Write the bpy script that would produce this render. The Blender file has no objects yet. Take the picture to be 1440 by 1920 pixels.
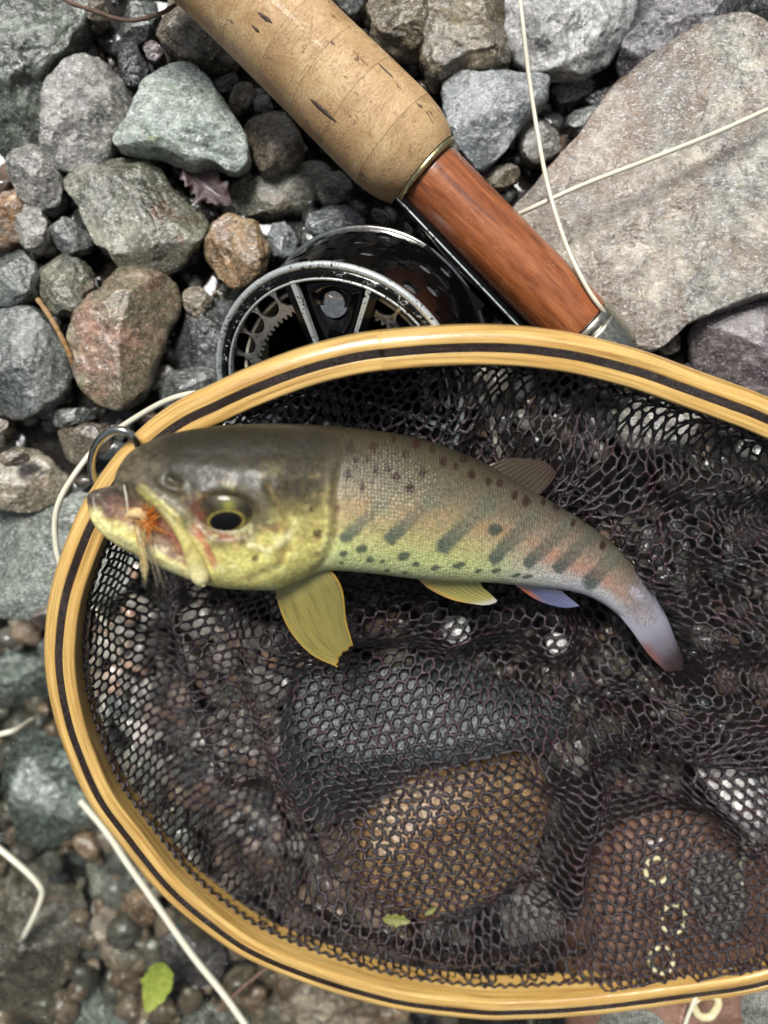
import bpy, math, random
import numpy as np
from mathutils import Vector, noise as mnoise

# ------------------------------------------------------------------ camera, sky, sun, exposure
# one unit is one centimetre; the camera hangs H above the stones and looks straight down
SC = bpy.context.scene
SC.unit_settings.system = 'METRIC'
SC.unit_settings.scale_length = 0.01
COL = SC.collection
H = 24.0
F = 1442.0            # focal length in photograph pixels (1440 x 1920)
cam_d = bpy.data.cameras.new('camera')
cam = bpy.data.objects.new('camera', cam_d)
COL.objects.link(cam)
cam.location = (0, 0, H)
cam_d.sensor_fit = 'VERTICAL'
cam_d.sensor_height = 72.0
cam_d.lens = F / 1920 * 72.0
cam_d.clip_start = 0.5
cam_d.clip_end = 5000
cam_d.dof.use_dof = True
cam_d.dof.focus_distance = 20.9
cam_d.dof.aperture_fstop = 0.145
SC.camera = cam

SUN_EL, SUN_AZ = math.radians(64), math.radians(-18)      # azimuth from +Y towards +X
world = bpy.data.worlds.new('World')
SC.world = world
world.use_nodes = True
wn = world.node_tree.nodes
wl = world.node_tree.links
sky = wn.new('ShaderNodeTexSky')
sky.sky_type = 'NISHITA'
sky.sun_disc = False
sky.sun_elevation = SUN_EL
sky.sun_rotation = SUN_AZ
sky.dust_density = 4.0
sky.ozone_density = 1.0
hs = wn.new('ShaderNodeHueSaturation')
hs.inputs['Saturation'].default_value = 0.55
wl.new(sky.outputs[0], hs.inputs['Color'])
wl.new(hs.outputs[0], wn['Background'].inputs['Color'])
wn['Background'].inputs['Strength'].default_value = 0.05

sun_d = bpy.data.lights.new('sun', 'SUN')
sun_d.energy = 3.2
sun_d.angle = math.radians(18)
sun_d.color = (1.0, 0.985, 0.96)
sun = bpy.data.objects.new('sun', sun_d)
COL.objects.link(sun)
sdir = Vector((math.cos(SUN_EL) * math.sin(SUN_AZ), math.cos(SUN_EL) * math.cos(SUN_AZ), math.sin(SUN_EL)))
sun.rotation_euler = sdir.to_track_quat('Z', 'Y').to_euler()
sun.location = sdir * 100

SC.view_settings.view_transform = 'Standard'
SC.view_settings.look = 'None'
SC.view_settings.exposure = 0.55
SC.view_settings.gamma = 1
SC.view_settings.use_curve_mapping = False
SC.cycles.use_denoising = True
SC.cycles.max_bounces = 8
SC.cycles.transparent_max_bounces = 6
SC.cycles.caustics_reflective = False
SC.cycles.caustics_refractive = False

# ------------------------------------------------------------------ helpers
RNG = np.random.default_rng(11)
random.seed(4)

def P(px, py, z):
    """photograph pixel at height z -> point in the place"""
    D = H - z
    return np.array(((px - 720) / F * D, (960 - py) / F * D, z))

def pix(v):
    """points (N,3) -> photograph pixels (N,2)"""
    v = np.asarray(v, float)
    D = H - v[..., 2]
    return np.stack((720 + v[..., 0] / D * F, 960 - v[..., 1] / D * F), -1)

def smooth(a, b, x):
    t = np.clip((x - a) / (b - a), 0, 1)
    return t * t * (3 - 2 * t)

def lin(c):
    c = np.asarray(c, float) / 255.0
    return np.where(c <= 0.04045, c / 12.92, ((c + 0.055) / 1.055) ** 2.4)

def rgba(c):
    l = lin(c)
    return (float(l[0]), float(l[1]), float(l[2]), 1.0)

def mesh_obj(name, verts, faces, mat=None, parent=None, loc=(0, 0, 0), smooth_shade=True, attrs=None, cols=None):
    """verts in world coordinates; loc is the origin the object gets (relative to the parent's own origin when there is one)"""
    verts = np.asarray(verts, float) - np.asarray(loc, float)
    me = bpy.data.meshes.new(name)
    if isinstance(faces, np.ndarray):
        k = faces.shape[1]
        n = len(faces)
        me.vertices.add(len(verts))
        me.vertices.foreach_set('co', verts.astype(np.float32).ravel())
        me.loops.add(n * k)
        me.loops.foreach_set('vertex_index', faces.astype(np.int32).ravel())
        me.polygons.add(n)
        me.polygons.foreach_set('loop_start', np.arange(0, n * k, k, dtype=np.int32))
        me.update(calc_edges=True)
        me.validate()
    else:
        me.from_pydata(verts.tolist(), [], faces)
        me.update()
    if smooth_shade:
        me.polygons.foreach_set('use_smooth', np.ones(len(me.polygons), dtype=bool))
    if attrs:
        for k_, a in attrs.items():
            at = me.attributes.new(k_, 'FLOAT_VECTOR', 'POINT')
            at.data.foreach_set('vector', np.asarray(a, np.float32).ravel())
    if cols is not None:
        at = me.attributes.new('Col', 'FLOAT_COLOR', 'POINT')
        c = np.ones((len(verts), 4), np.float32)
        c[:, :3] = cols
        at.data.foreach_set('color', c.ravel())
    if mat:
        me.materials.append(mat)
    o = bpy.data.objects.new(name, me)
    COL.objects.link(o)
    o.location = loc
    if parent:
        o.parent = parent
        o.location = np.asarray(loc, float) - np.asarray(parent['_o'][:], float)
        o['_o'] = [float(x) for x in loc]
    else:
        o['_o'] = [float(x) for x in loc]
    return o

def empty(name, loc):
    o = bpy.data.objects.new(name, None)
    COL.objects.link(o)
    o.location = loc
    o.empty_display_size = 0.5
    o['_o'] = [float(x) for x in loc]
    return o

def tag(o, label, cat, group=None, kind=None):
    o['label'] = label
    o['category'] = cat
    if group:
        o['group'] = group
    if kind:
        o['kind'] = kind
    return o

def grid_faces(nu, nv, close_u=False, close_v=False, off=0):
    """quads of a nu x nv vertex grid, index = u*nv+v"""
    us = np.arange(nu if close_u else nu - 1)
    vs = np.arange(nv if close_v else nv - 1)
    U, V = np.meshgrid(us, vs, indexing='ij')
    U2, V2 = (U + 1) % nu, (V + 1) % nv
    return (np.stack((U * nv + V, U2 * nv + V, U2 * nv + V2, U * nv + V2), -1).reshape(-1, 4) + off)

def catmull(pts, n, closed=False):
    p = np.asarray(pts, float)
    m = len(p)
    if closed:
        q = np.vstack((p[-1], p, p[0], p[1]))
        segs = m
    else:
        q = np.vstack((2 * p[0] - p[1], p, 2 * p[-1] - p[-2]))
        segs = m - 1
    t = np.linspace(0, segs, n, endpoint=not closed)
    i = np.minimum(t.astype(int), segs - 1)
    f = (t - i)[:, None]
    a, b, c, d = q[i], q[i + 1], q[i + 2], q[i + 3]
    return 0.5 * ((2 * b) + (-a + c) * f + (2 * a - 5 * b + 4 * c - d) * f ** 2 + (-a + 3 * b - 3 * c + d) * f ** 3)

def resample(p, n, closed=False):
    p = np.asarray(p, float)
    if closed:
        p = np.vstack((p, p[:1]))
    s = np.r_[0, np.cumsum(np.linalg.norm(np.diff(p, axis=0), axis=1))]
    t = np.linspace(0, s[-1], n, endpoint=not closed)
    return np.stack([np.interp(t, s, p[:, k]) for k in range(p.shape[1])], -1)

def tube_geo(pts, r, seg=10, cap=True, closed=False):
    """verts, quad faces, lc attribute of a tube along pts with radius r (scalar or list)"""
    p = np.asarray(pts, float)
    n = len(p)
    r = np.broadcast_to(np.asarray(r, float), (n,))
    if closed:
        t = np.roll(p, -1, 0) - np.roll(p, 1, 0)
    else:
        t = np.gradient(p, axis=0)
    t /= np.linalg.norm(t, axis=1)[:, None] + 1e-12
    a = np.array((0, 0, 1.0)) if abs(t[0][2]) < 0.9 else np.array((1.0, 0, 0))
    nrm = np.zeros_like(p)
    v = a - t[0] * (a @ t[0]); v /= np.linalg.norm(v)
    for i in range(n):
        v = v - t[i] * (v @ t[i]); v /= np.linalg.norm(v) + 1e-12
        nrm[i] = v
    b = np.cross(t, nrm)
    th = np.linspace(0, 2 * np.pi, seg, endpoint=False)
    V = p[:, None] + r[:, None, None] * (np.cos(th)[None, :, None] * nrm[:, None] + np.sin(th)[None, :, None] * b[:, None])
    s = np.r_[0, np.cumsum(np.linalg.norm(np.diff(p, axis=0), axis=1))]
    lc = np.stack((np.repeat(s, seg), np.tile(np.cos(th), n), np.tile(np.sin(th), n)), -1)
    fc = grid_faces(n, seg, close_u=closed, close_v=True)
    V = V.reshape(-1, 3)
    if cap and not closed:
        V = np.vstack((V, p[0], p[-1]))
        lc = np.vstack((lc, lc[0], lc[-2]))
        k = np.arange(seg)
        c0, c1 = n * seg, n * seg + 1
        f0 = np.stack((np.full(seg, c0), (k + 1) % seg, k, k), -1)
        f1 = np.stack((np.full(seg, c1), (n - 1) * seg + k, (n - 1) * seg + (k + 1) % seg, (n - 1) * seg + (k + 1) % seg), -1)
        tri = np.vstack((f0, f1))[:, :3]
        faces = [tuple(x) for x in fc.tolist()] + [tuple(x) for x in tri.tolist()]
        return V, faces, lc
    return V, fc, lc

def tube(name, pts, r, mat, parent=None, seg=10, loc=None, closed=False):
    V, fc, lc = tube_geo(pts, r, seg, True, closed)
    if loc is None:
        loc = V.mean(0) if parent is None else parent['_o'][:]
    return mesh_obj(name, V, fc, mat, parent, loc, attrs={'lc': lc})

def merge(parts):
    """[(verts, faces)] -> one"""
    V, Fc, o = [], [], 0
    for v, f in parts:
        V.append(np.asarray(v, float))
        f = f.tolist() if isinstance(f, np.ndarray) else f
        Fc += [tuple(i + o for i in q) for q in f]
        o += len(v)
    return np.vstack(V), Fc

def box_geo(c, ax, ay, az):
    """box with centre and three half-axis vectors"""
    c, ax, ay, az = map(lambda q: np.asarray(q, float), (c, ax, ay, az))
    V = [c + sx * ax + sy * ay + sz * az for sx in (-1, 1) for sy in (-1, 1) for sz in (-1, 1)]
    Fc = [(0, 1, 3, 2), (4, 6, 7, 5), (0, 4, 5, 1), (2, 3, 7, 6), (0, 2, 6, 4), (1, 5, 7, 3)]
    return np.array(V), Fc

def in_poly(pt, poly):
    x, y = pt
    c = False
    n = len(poly)
    for i in range(n):
        x1, y1 = poly[i]; x2, y2 = poly[i - 1]
        if (y1 > y) != (y2 > y) and x < (x2 - x1) * (y - y1) / (y2 - y1 + 1e-9) + x1:
            c = not c
    return c

def seg_dist(q, line):
    """distance of points q (N,2) to a polyline, and the parameter along it (0..1)"""
    line = np.asarray(line, float)
    best = np.full(len(q), 1e9)
    par = np.zeros(len(q))
    L = np.r_[0, np.cumsum(np.linalg.norm(np.diff(line, axis=0), axis=1))]
    for i in range(len(line) - 1):
        a, b = line[i], line[i + 1]
        ab = b - a
        t = np.clip(((q - a) @ ab) / (ab @ ab), 0, 1)
        d = np.linalg.norm(q - (a + t[:, None] * ab), axis=1)
        m = d < best
        best[m] = d[m]
        par[m] = (L[i] + t[m] * (L[i + 1] - L[i])) / L[-1]
    return best, par

_pm = np.random.default_rng(77).permutation(256)
_pm = np.r_[_pm, _pm, _pm]
_gr = np.random.default_rng(78).normal(0, 1, (256, 3)); _gr /= np.linalg.norm(_gr, axis=1)[:, None]
def gnoise(p):
    """gradient noise of points (N,3), about -1..1"""
    p = np.asarray(p, float)
    i = np.floor(p).astype(int)
    f = p - i
    u = f * f * f * (f * (f * 6 - 15) + 10)
    i &= 255
    out = 0
    for a in (0, 1):
        for b in (0, 1):
            for c in (0, 1):
                h = _pm[_pm[_pm[i[:, 0] + a] + i[:, 1] + b] + i[:, 2] + c]
                d = (_gr[h] * (f - np.array((a, b, c)))).sum(1)
                w = (u[:, 0] if a else 1 - u[:, 0]) * (u[:, 1] if b else 1 - u[:, 1]) * (u[:, 2] if c else 1 - u[:, 2])
                out = out + w * d
    return out * 1.6
def fbm(p, octs=4, gain=0.55, lac=2.03):
    p = np.asarray(p, float); a, o = 1.0, 0
    for _ in range(octs):
        o = o + a * gnoise(p); a *= gain; p = p * lac + 17.3
    return o
def ridged(p, octs=4, gain=0.55):
    p = np.asarray(p, float); a, o = 1.0, 0
    for _ in range(octs):
        o = o + a * (1 - 2 * np.abs(gnoise(p))); a *= gain; p = p * 2.07 + 9.1
    return o

# ------------------------------------------------------------------ materials
class NT:
    def __init__(s, name):
        s.m = bpy.data.materials.new(name)
        s.m.use_nodes = True
        s.t = s.m.node_tree
        s.b = s.t.nodes['Principled BSDF']
    def n(s, typ, ins=None, **props):
        nd = s.t.nodes.new('ShaderNode' + typ)
        for k, v in props.items():
            setattr(nd, k, v)
        for k, v in (ins or {}).items():
            s.set(nd.inputs[k], v)
        return nd
    def set(s, sock, v):
        if hasattr(v, 'is_linked') or isinstance(v, bpy.types.NodeSocket):
            s.t.links.new(v, sock)
        elif hasattr(v, 'outputs'):
            s.t.links.new(v.outputs[0], sock)
        else:
            sock.default_value = v
    def coord(s, kind='Object', rnd=True):
        c = s.n('TexCoord').outputs[kind]
        if rnd:
            r = s.n('ObjectInfo').outputs['Random']
            w = s.n('Math', {0: r, 1: 57.0}, operation='MULTIPLY')
            c = s.n('VectorMath', {0: c, 1: w}, operation='ADD').outputs[0]
        return c
    def attr(s, name):
        return s.n('Attribute', attribute_name=name)
    def noise(s, vec, scale, detail=6, rough=0.6, dist=0.0):
        return s.n('TexNoise', {'Vector': vec, 'Scale': scale, 'Detail': detail, 'Roughness': rough, 'Distortion': dist}).outputs['Fac']
    def ramp(s, fac, stops):
        r = s.n('ValToRGB', {'Fac': fac})
        e = r.color_ramp.elements
        while len(e) < len(stops):
            e.new(0.5)
        for el, (p, c) in zip(e, stops):
            el.position = p
            el.color = c if len(c) == 4 else (*c, 1)
        return r.outputs[0]
    def mix(s, fac, a, b, mode='MIX'):
        m = s.n('Mix', data_type='RGBA', blend_type=mode)
        s.set(m.inputs[0], fac); s.set(m.inputs[6], a); s.set(m.inputs[7], b)
        return m.outputs[2]
    def rng(s, v, a, b, c, d, clamp=True):
        return s.n('MapRange', {0: v, 1: a, 2: b, 3: c, 4: d}, clamp=clamp).outputs[0]
    def math(s, op, a, b=0.0):
        return s.n('Math', {0: a, 1: b}, operation=op).outputs[0]
    def bump(s, h, strength, dist, normal=None):
        ins = {'Height': h, 'Strength': strength, 'Distance': dist}
        if normal is not None:
            ins['Normal'] = normal
        return s.n('Bump', ins).outputs[0]
    def out(s, **kw):
        for k, v in kw.items():
            s.set(s.b.inputs[k.replace('_', ' ')], v)
        return s.m

def g(v):
    return (v, v, v, 1)

def rock_mat(name, c1, c2, c3, scale=1.0, vein=0.0, vein_col=(215, 215, 205), speck=0.0, speck_col=(225, 222, 210),
             moss=0.0, moss_col=(96, 105, 40), rust=0.0, rust_col=(150, 95, 55), wet=0.5, coat=1.0, bump=1.0, rmin=0.10, rmax=0.42, band=0.0):
    t = NT(name)
    wet = min(1.0, wet + 0.38)
    co = t.coord()
    if band:
        mp = t.n('Mapping', {'Vector': co, 'Scale': (1, 1 + band, 1 + band * 0.5), 'Rotation': (0.3, 0.2, 0.7)})
        cb = mp.outputs[0]
    else:
        cb = co
    n1 = t.noise(cb, 0.55 * scale, 7, 0.62, 0.6)
    col = t.ramp(n1, [(0.34, rgba(c1)), (0.5, rgba(c2)), (0.64, rgba(c3))])
    n2 = t.noise(co, 2.6 * scale, 7, 0.66, 0.5)
    col = t.mix(1.0, col, t.ramp(n2, [(0.30, g(0.34)), (0.5, g(0.92)), (0.70, g(1.75))]), 'MULTIPLY')
    n3 = t.noise(co, 11.0 * scale, 5, 0.75, 0.6)
    col = t.mix(1.0, col, t.ramp(n3, [(0.3, g(0.70)), (0.5, g(0.98)), (0.7, g(1.25))]), 'MULTIPLY')
    col = t.mix(t.rng(n3, 0.36, 0.31, 0.0, 0.5), col, rgba((30, 29, 27)))
    if speck:
        col = t.mix(t.rng(n3, 0.60 - 0.08 * speck, 0.68, 0.0, 0.75), col, rgba(speck_col))
    if rust:
        nr = t.noise(co, 0.42 * scale, 5, 0.6, 0.8)
        col = t.mix(t.rng(nr, 0.66 - 0.22 * rust, 0.76 - 0.16 * rust, 0.0, 0.8), col, t.mix(n2, rgba(rust_col), rgba(tuple(int(k * 0.55) for k in rust_col))))
    if vein:
        nv = t.noise(cb, 0.5 * scale, 4, 0.55, 1.4)
        a = t.math('ABSOLUTE', t.math('SUBTRACT', nv, 0.5))
        col = t.mix(t.rng(a, 0.003 + 0.010 * vein, 0.0, 0.0, 0.85), col, rgba(vein_col))
        nw = t.noise(co, 1.6 * scale, 4, 0.55, 1.8)
        a2 = t.math('ABSOLUTE', t.math('SUBTRACT', nw, 0.5))
        col = t.mix(t.rng(a2, 0.020 * vein, 0.0, 0.0, 0.5), col, rgba(vein_col))
    if moss:
        nm = t.noise(co, 0.8 * scale, 7, 0.7, 0.5)
        col = t.mix(t.rng(nm, 0.66 - 0.2 * moss, 0.76 - 0.14 * moss, 0.0, 0.75), col, rgba(moss_col))
    # crisp pale scratches, and flecks that paint wet glints into the colour
    mpf = t.n('Mapping', {'Vector': co, 'Scale': (1.0, 2.1, 1.4), 'Rotation': (0.4, 0.3, 0.9)}).outputs[0]
    nfl = t.noise(mpf, 8.5, 4, 0.72, 0.8)
    col = t.mix(t.rng(nfl, 0.56, 0.625, 0.0, 0.8), col, rgba(tuple(min(245, int(k * 1.2) + 46) for k in c3)))
    col = t.mix(t.rng(nfl, 0.43, 0.36, 0.0, 0.65), col, rgba(tuple(int(k * 0.45) for k in c1)))
    # thin pale scratches and dark hairline cracks all over
    nk = t.noise(co, 2.3 * scale, 6, 0.62, 1.1)
    ak = t.math('ABSOLUTE', t.math('SUBTRACT', nk, 0.5))
    nm_ = t.noise(co, 0.9, 3, 0.5)
    col = t.mix(t.math('MULTIPLY', t.rng(ak, 0.014, 0.0, 0.0, 0.55), t.rng(nm_, 0.42, 0.6, 0.0, 1.0)), col, rgba(tuple(min(240, int(k * 1.25) + 30) for k in c3)))
    nq = t.noise(co, 1.1 * scale, 6, 0.66, 0.9)
    aq = t.math('ABSOLUTE', t.math('SUBTRACT', nq, 0.52))
    crack = t.rng(aq, 0.009, 0.0, 0.0, 1.0)
    col = t.mix(t.math('MULTIPLY', crack, 0.6), col, rgba((34, 31, 27)))
    col = t.mix(1.0, col, g(0.78), 'MULTIPLY')                    # wet stone is darker than dry
    nwet = t.noise(co, 0.7, 5, 0.6, 0.3)
    wetm = t.rng(nwet, 0.62 - 0.35 * wet, 0.72 - 0.3 * wet, 0.0, 1.0)
    rough = t.rng(wetm, 0, 1, rmax, rmin)
    wv = t.n('VectorMath', {0: co, 1: t.n('VectorMath', {0: t.n('TexNoise', {'Vector': co, 'Scale': 1.5, 'Detail': 4.0}).outputs['Color'], 'Scale': 0.9}, operation='SCALE').outputs[0]}, operation='ADD').outputs[0]
    vo = t.n('TexVoronoi', {'Vector': wv, 'Scale': 1.9 * scale, 'Randomness': 1.0}, feature='F1').outputs['Distance']
    hb = t.math('ADD', t.math('MULTIPLY', n2, 0.75), t.math('MULTIPLY', n3, 0.34))
    hb = t.math('SUBTRACT', t.math('ADD', hb, t.math('MULTIPLY', vo, 0.55)), t.math('MULTIPLY', crack, 0.25))
    nb = t.bump(hb, 0.7 * bump, 0.24)
    nf = t.noise(co, 34.0 * scale, 3, 0.6)
    nb = t.bump(nf, 0.12 * bump, 0.04, nb)
    # a wet skin of water over part of the stone
    ncoat = t.bump(t.math('ADD', t.noise(co, 2.4, 6, 0.64, 0.3), t.math('MULTIPLY', n3, 0.16)), 0.55, 0.17)
    return t.out(Base_Color=col, Roughness=rough, Normal=nb, Specular_IOR_Level=0.10, Coat_Weight=t.math('ADD', t.math('MULTIPLY', wetm, 0.8 * coat), 0.2 * coat), Coat_IOR=1.75, Coat_Roughness=0.06, Coat_Normal=ncoat)

M = {}
M['grey'] = rock_mat('grey_stone', (104, 104, 98), (140, 138, 130), (170, 168, 160), 1.0, speck=0.5, moss=0.15, wet=0.35)
M['pale_green'] = rock_mat('pale_green_stone', (122, 140, 130), (160, 174, 162), (188, 198, 184), 1.0, vein=0.5, speck=0.5, moss=0.42, moss_col=(128, 148, 72), wet=0.35, bump=0.85)
M['olive'] = rock_mat('olive_stone', (70, 73, 61), (110, 111, 95), (148, 147, 126), 1.0, speck=0.3, rust=0.2, wet=0.6)
M['brown_grey'] = rock_mat('brown_grey_stone', (92, 84, 70), (128, 117, 98), (156, 146, 126), 1.2, speck=0.2, wet=0.4)
M['tan'] = rock_mat('tan_stone', (160, 118, 76), (188, 154, 108), (206, 186, 146), 1.3, rust=0.4, rust_col=(190, 122, 62), speck=0.5, wet=0.35, bump=1.3)
M['rust'] = rock_mat('rust_stone', (140, 96, 60), (182, 138, 92), (205, 190, 165), 1.2, rust=0.5, speck=0.3, wet=0.4)
M['pale_rough'] = rock_mat('pale_rough_stone', (126, 122, 110), (166, 162, 150), (194, 190, 178), 1.5, speck=0.6, rust=0.2, wet=0.3, bump=1.3)
M['red_olive'] = rock_mat('reddish_olive_stone', (98, 100, 78), (134, 128, 102), (158, 122, 102), 0.8, rust=0.25, rust_col=(150, 96, 80), speck=0.25, wet=0.6, bump=0.8)
M['dark_green'] = rock_mat('dark_green_stone', (46, 52, 48), (76, 82, 77), (112, 118, 112), 1.0, speck=0.25, wet=0.8)
M['slate'] = rock_mat('slate_stone', (62, 67, 65), (90, 95, 91), (118, 122, 118), 0.8, speck=0.2, wet=0.75, bump=0.7)
M['dark'] = rock_mat('dark_wet_stone', (40, 42, 42), (64, 66, 66), (96, 98, 98), 1.2, speck=0.25, wet=0.85)
M['mossy'] = rock_mat('mossy_wet_rock', (62, 70, 58), (110, 120, 104), (160, 170, 154), 1.1, moss=0.3, moss_col=(88, 98, 44), speck=0.4, wet=0.9, bump=1.7)
M['golden'] = rock_mat('golden_wet_stone', (84, 70, 50), (134, 122, 96), (168, 158, 132), 1.0, rust=0.35, rust_col=(142, 104, 54), speck=0.4, wet=0.95, bump=1.5)
M['white'] = rock_mat('white_mottled_stone', (120, 120, 118), (214, 214, 210), (246, 246, 242), 1.1, speck=0.6, speck_col=(245, 245, 242), wet=0.6, bump=1.2)
M['purple_dark'] = rock_mat('dark_purple_stone', (54, 52, 56), (76, 74, 78), (100, 98, 101), 0.9, speck=0.15, moss=0.1, wet=0.75, bump=0.7)
M['blue_grey'] = rock_mat('blue_grey_stone', (92, 98, 102), (116, 121, 124), (140, 144, 143), 0.8, vein=0.5, vein_col=(225, 224, 214), wet=0.35, bump=0.6)
M['flat_grey'] = rock_mat('grey_green_slab', (134, 135, 122), (170, 165, 150), (202, 190, 170), 0.7, vein=0.3, vein_col=(196, 186, 170), rust=0.78, rust_col=(164, 124, 92), speck=0.5, speck_col=(220, 216, 206), wet=0.6, coat=0.6, bump=1.2)
M['plum'] = rock_mat('plum_stone', (78, 68, 70), (104, 94, 96), (132, 122, 122), 0.9, moss=0.15, moss_col=(104, 110, 58), speck=0.2, wet=0.5, bump=0.8)
M['tan_wet'] = rock_mat('tan_wet_slab', (112, 102, 80), (150, 140, 116), (178, 170, 150), 0.8, rust=0.3, wet=1.0, rmin=0.08, bump=0.7)
M['grey_green'] = rock_mat('grey_green_wet_rock', (92, 102, 94), (124, 132, 122), (152, 158, 148), 0.7, rust=0.2, speck=0.3, wet=1.0, rmin=0.08, bump=0.8)
M['teal'] = rock_mat('teal_mottled_rock', (74, 84, 78), (112, 122, 114), (148, 156, 146), 1.0, vein=0.3, vein_col=(170, 180, 170), wet=0.95, rmin=0.1)
M['mud_brown'] = rock_mat('muddy_brown_stone', (88, 78, 64), (118, 106, 90), (142, 132, 114), 0.8, rust=0.3, moss=0.2, wet=0.95, rmin=0.1)
M['peach'] = rock_mat('peach_stone', (160, 126, 100), (200, 170, 142), (224, 206, 186), 1.1, rust=0.4, rust_col=(186, 118, 78), speck=0.5, wet=0.9, rmin=0.1)
M['brown'] = rock_mat('brown_stone', (122, 92, 62), (158, 122, 84), (186, 150, 108), 0.9, rust=0.3, wet=0.5)
M['near_white'] = rock_mat('chalky_stone', (206, 202, 194), (228, 226, 220), (244, 243, 240), 1.0, wet=0.4, bump=0.6)
# ------------------------------------------------------------------ stream bed
def bed(x, y):
    return -0.9 - 6.6 * smooth(3.2, 16.0, np.maximum(-0.66 * x - 0.75 * y, -0.95 * y - 4.0))

def make_bed():
    a = np.concatenate((-np.geomspace(600, 30, 12), np.linspace(-27, 27, 90), np.geomspace(30, 600, 12)))
    X, Y = np.meshgrid(a, a, indexing='ij')
    Z = bed(X, Y)
    Z = Z - 0.25 + 0.25 * gnoise(np.stack((X.ravel() * 0.6, Y.ravel() * 0.6, 3.3 + 0 * X.ravel()), -1)).reshape(X.shape)
    t = NT('stream_sediment')
    co = t.coord('Object', False)
    n1 = t.noise(co, 0.8, 8, 0.7, 0.5)
    n2 = t.noise(co, 7.0, 6, 0.7)
    col = t.ramp(n1, [(0.3, rgba((24, 22, 19))), (0.55, rgba((44, 40, 34))), (0.75, rgba((70, 64, 54)))])
    col = t.mix(1.0, col, t.ramp(n2, [(0.3, g(0.5)), (0.7, g(1.5))]), 'MULTIPLY')
    m = t.out(Base_Color=col, Roughness=t.rng(n1, 0.3, 0.7, 0.15, 0.5), Normal=t.bump(n2, 0.9, 0.3), Coat_Weight=0.4)
    o = mesh_obj('stream_bed', np.stack((X, Y, Z), -1).reshape(-1, 3), grid_faces(len(a), len(a)), m)
    o['kind'] = 'structure'
    o['label'] = 'dark wet sediment of the stream bed between the stones'
make_bed()

# ------------------------------------------------------------------ stones
HM_N, HM_C = 260, 0.16                     # height map that the net bag later rests on
HM = np.full((HM_N, HM_N), -50.0)
def hm_add(v):
    i = np.clip(((v[:, 0]) / HM_C + HM_N / 2).astype(int), 0, HM_N - 1)
    j = np.clip(((v[:, 1]) / HM_C + HM_N / 2).astype(int), 0, HM_N - 1)
    np.maximum.at(HM, (i, j), v[:, 2])

POLYS = []
def chaikin(p, k):
    for _ in range(k):
        q = np.roll(p, -1, 0)
        p = np.stack((0.8 * p + 0.2 * q, 0.2 * p + 0.8 * q), 1).reshape(-1, 2)
    return p

def stone_geo(poly, zs, top, bot, seed, rough=1.0, cuts=7, sharp=2.4, tilt=(0, 0), N=132, RT=44, RB=8, emin=36):
    r = random.Random(seed)
    p = chaikin(np.array(poly, float), 1 if sharp > 3.1 else 2)
    p = resample(p, N, True)
    out = np.array([P(a, b, zs) for a, b in p])
    c = out.mean(0)
    rings = []
    ft = np.linspace(0, 1, RT) ** 0.8
    for f in ft:                                  # widest ring up to the crown
        ph = f * math.pi / 2
        rho = math.cos(ph) ** (2 / sharp)
        hz = math.sin(ph) ** (2 / sharp)
        q = c + (out - c) * max(rho, 0.004)
        q[:, 2] = zs + top * hz
        rings.append(q)
    low = []
    for f in np.linspace(0, 1, RB + 1)[1:]:
        ph = f * math.pi / 2
        q = c + (out - c) * max(math.cos(ph) ** 0.8, 0.004)
        q[:, 2] = zs - bot * math.sin(ph)
        low.append(q)
    V = np.vstack(low[::-1] + rings) - c
    size = np.linalg.norm(V[:, :2], axis=1).max()
    off = np.array((r.uniform(1, 90), r.uniform(1, 90), r.uniform(1, 90)))
    k1 = 1.1 / max(size, 0.6)
    nrm = V / (np.linalg.norm(V, axis=1)[:, None] + 1e-9)
    V = V + nrm * (rough * 0.10 * size ** 0.75 * fbm(V * k1 * 1.5 + off, 2))[:, None]
    # flat breaks: press whatever stands beyond a plane back onto it, so that crisp facets meet in edges
    for k in range(cuts + (3 if cuts else 0)):
        a = r.uniform(0, 2 * math.pi)
        e = math.radians(r.uniform(emin, 82))
        n = np.array((math.cos(a) * math.cos(e), math.sin(a) * math.cos(e), math.sin(e)))
        d = V @ n
        lim = d.max() * (r.uniform(0.60, 0.86) if k < cuts else r.uniform(0.82, 0.95))
        over = np.maximum(d - lim, 0)
        V = V - over[:, None] * n
    V[:, 2] += V[:, 0] * tilt[0] + V[:, 1] * tilt[1]
    nrm = V / (np.linalg.norm(V, axis=1)[:, None] + 1e-9)
    D = 0.030 * min(size, 2.2) ** 0.6 * (ridged(V * 1.3 + off, 5) - 0.6) + 0.02 * size ** 0.5 * fbm(V * k1 * 4 + off, 3) + 0.012 * fbm(V * 6.0 + off, 2)
    V = V + nrm * (D * rough)[:, None]
    R = RT + RB
    return V + c, grid_faces(R, N, close_v=True), c

def stone(label, mat, poly, dz=0.4, top=1.0, bot=1.2, rough=1.0, cuts=7, sharp=2.4, tilt=(0, 0), emin=36, name='stone', cat='stone', group='stones of the stream bed', rec=True):
    seed = len(POLYS) * 17 + 5
    pa = np.array(poly, float)
    cx, cy = pa.mean(0)
    z0 = 0.0
    for _ in range(4):
        q = P(cx, cy, z0)
        z0 = float(bed(q[0], q[1])) + dz
    V, fc, c = stone_geo(poly, z0, top, bot, seed, rough, cuts, sharp, tilt, emin=emin)
    POLYS.append(pa)
    if rec:
        hm_add(V)
    base = c.copy(); base[2] = V[:, 2].min()
    o = mesh_obj(name, V, fc, M[mat], None, base)
    tag(o, label, cat, group)
    return o

M['boulder'] = rock_mat('dark_blue_grey_boulder', (38, 43, 44), (58, 64, 66), (84, 91, 94), 0.9, speck=0.15, wet=0.4, coat=0.45, bump=0.8)
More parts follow.
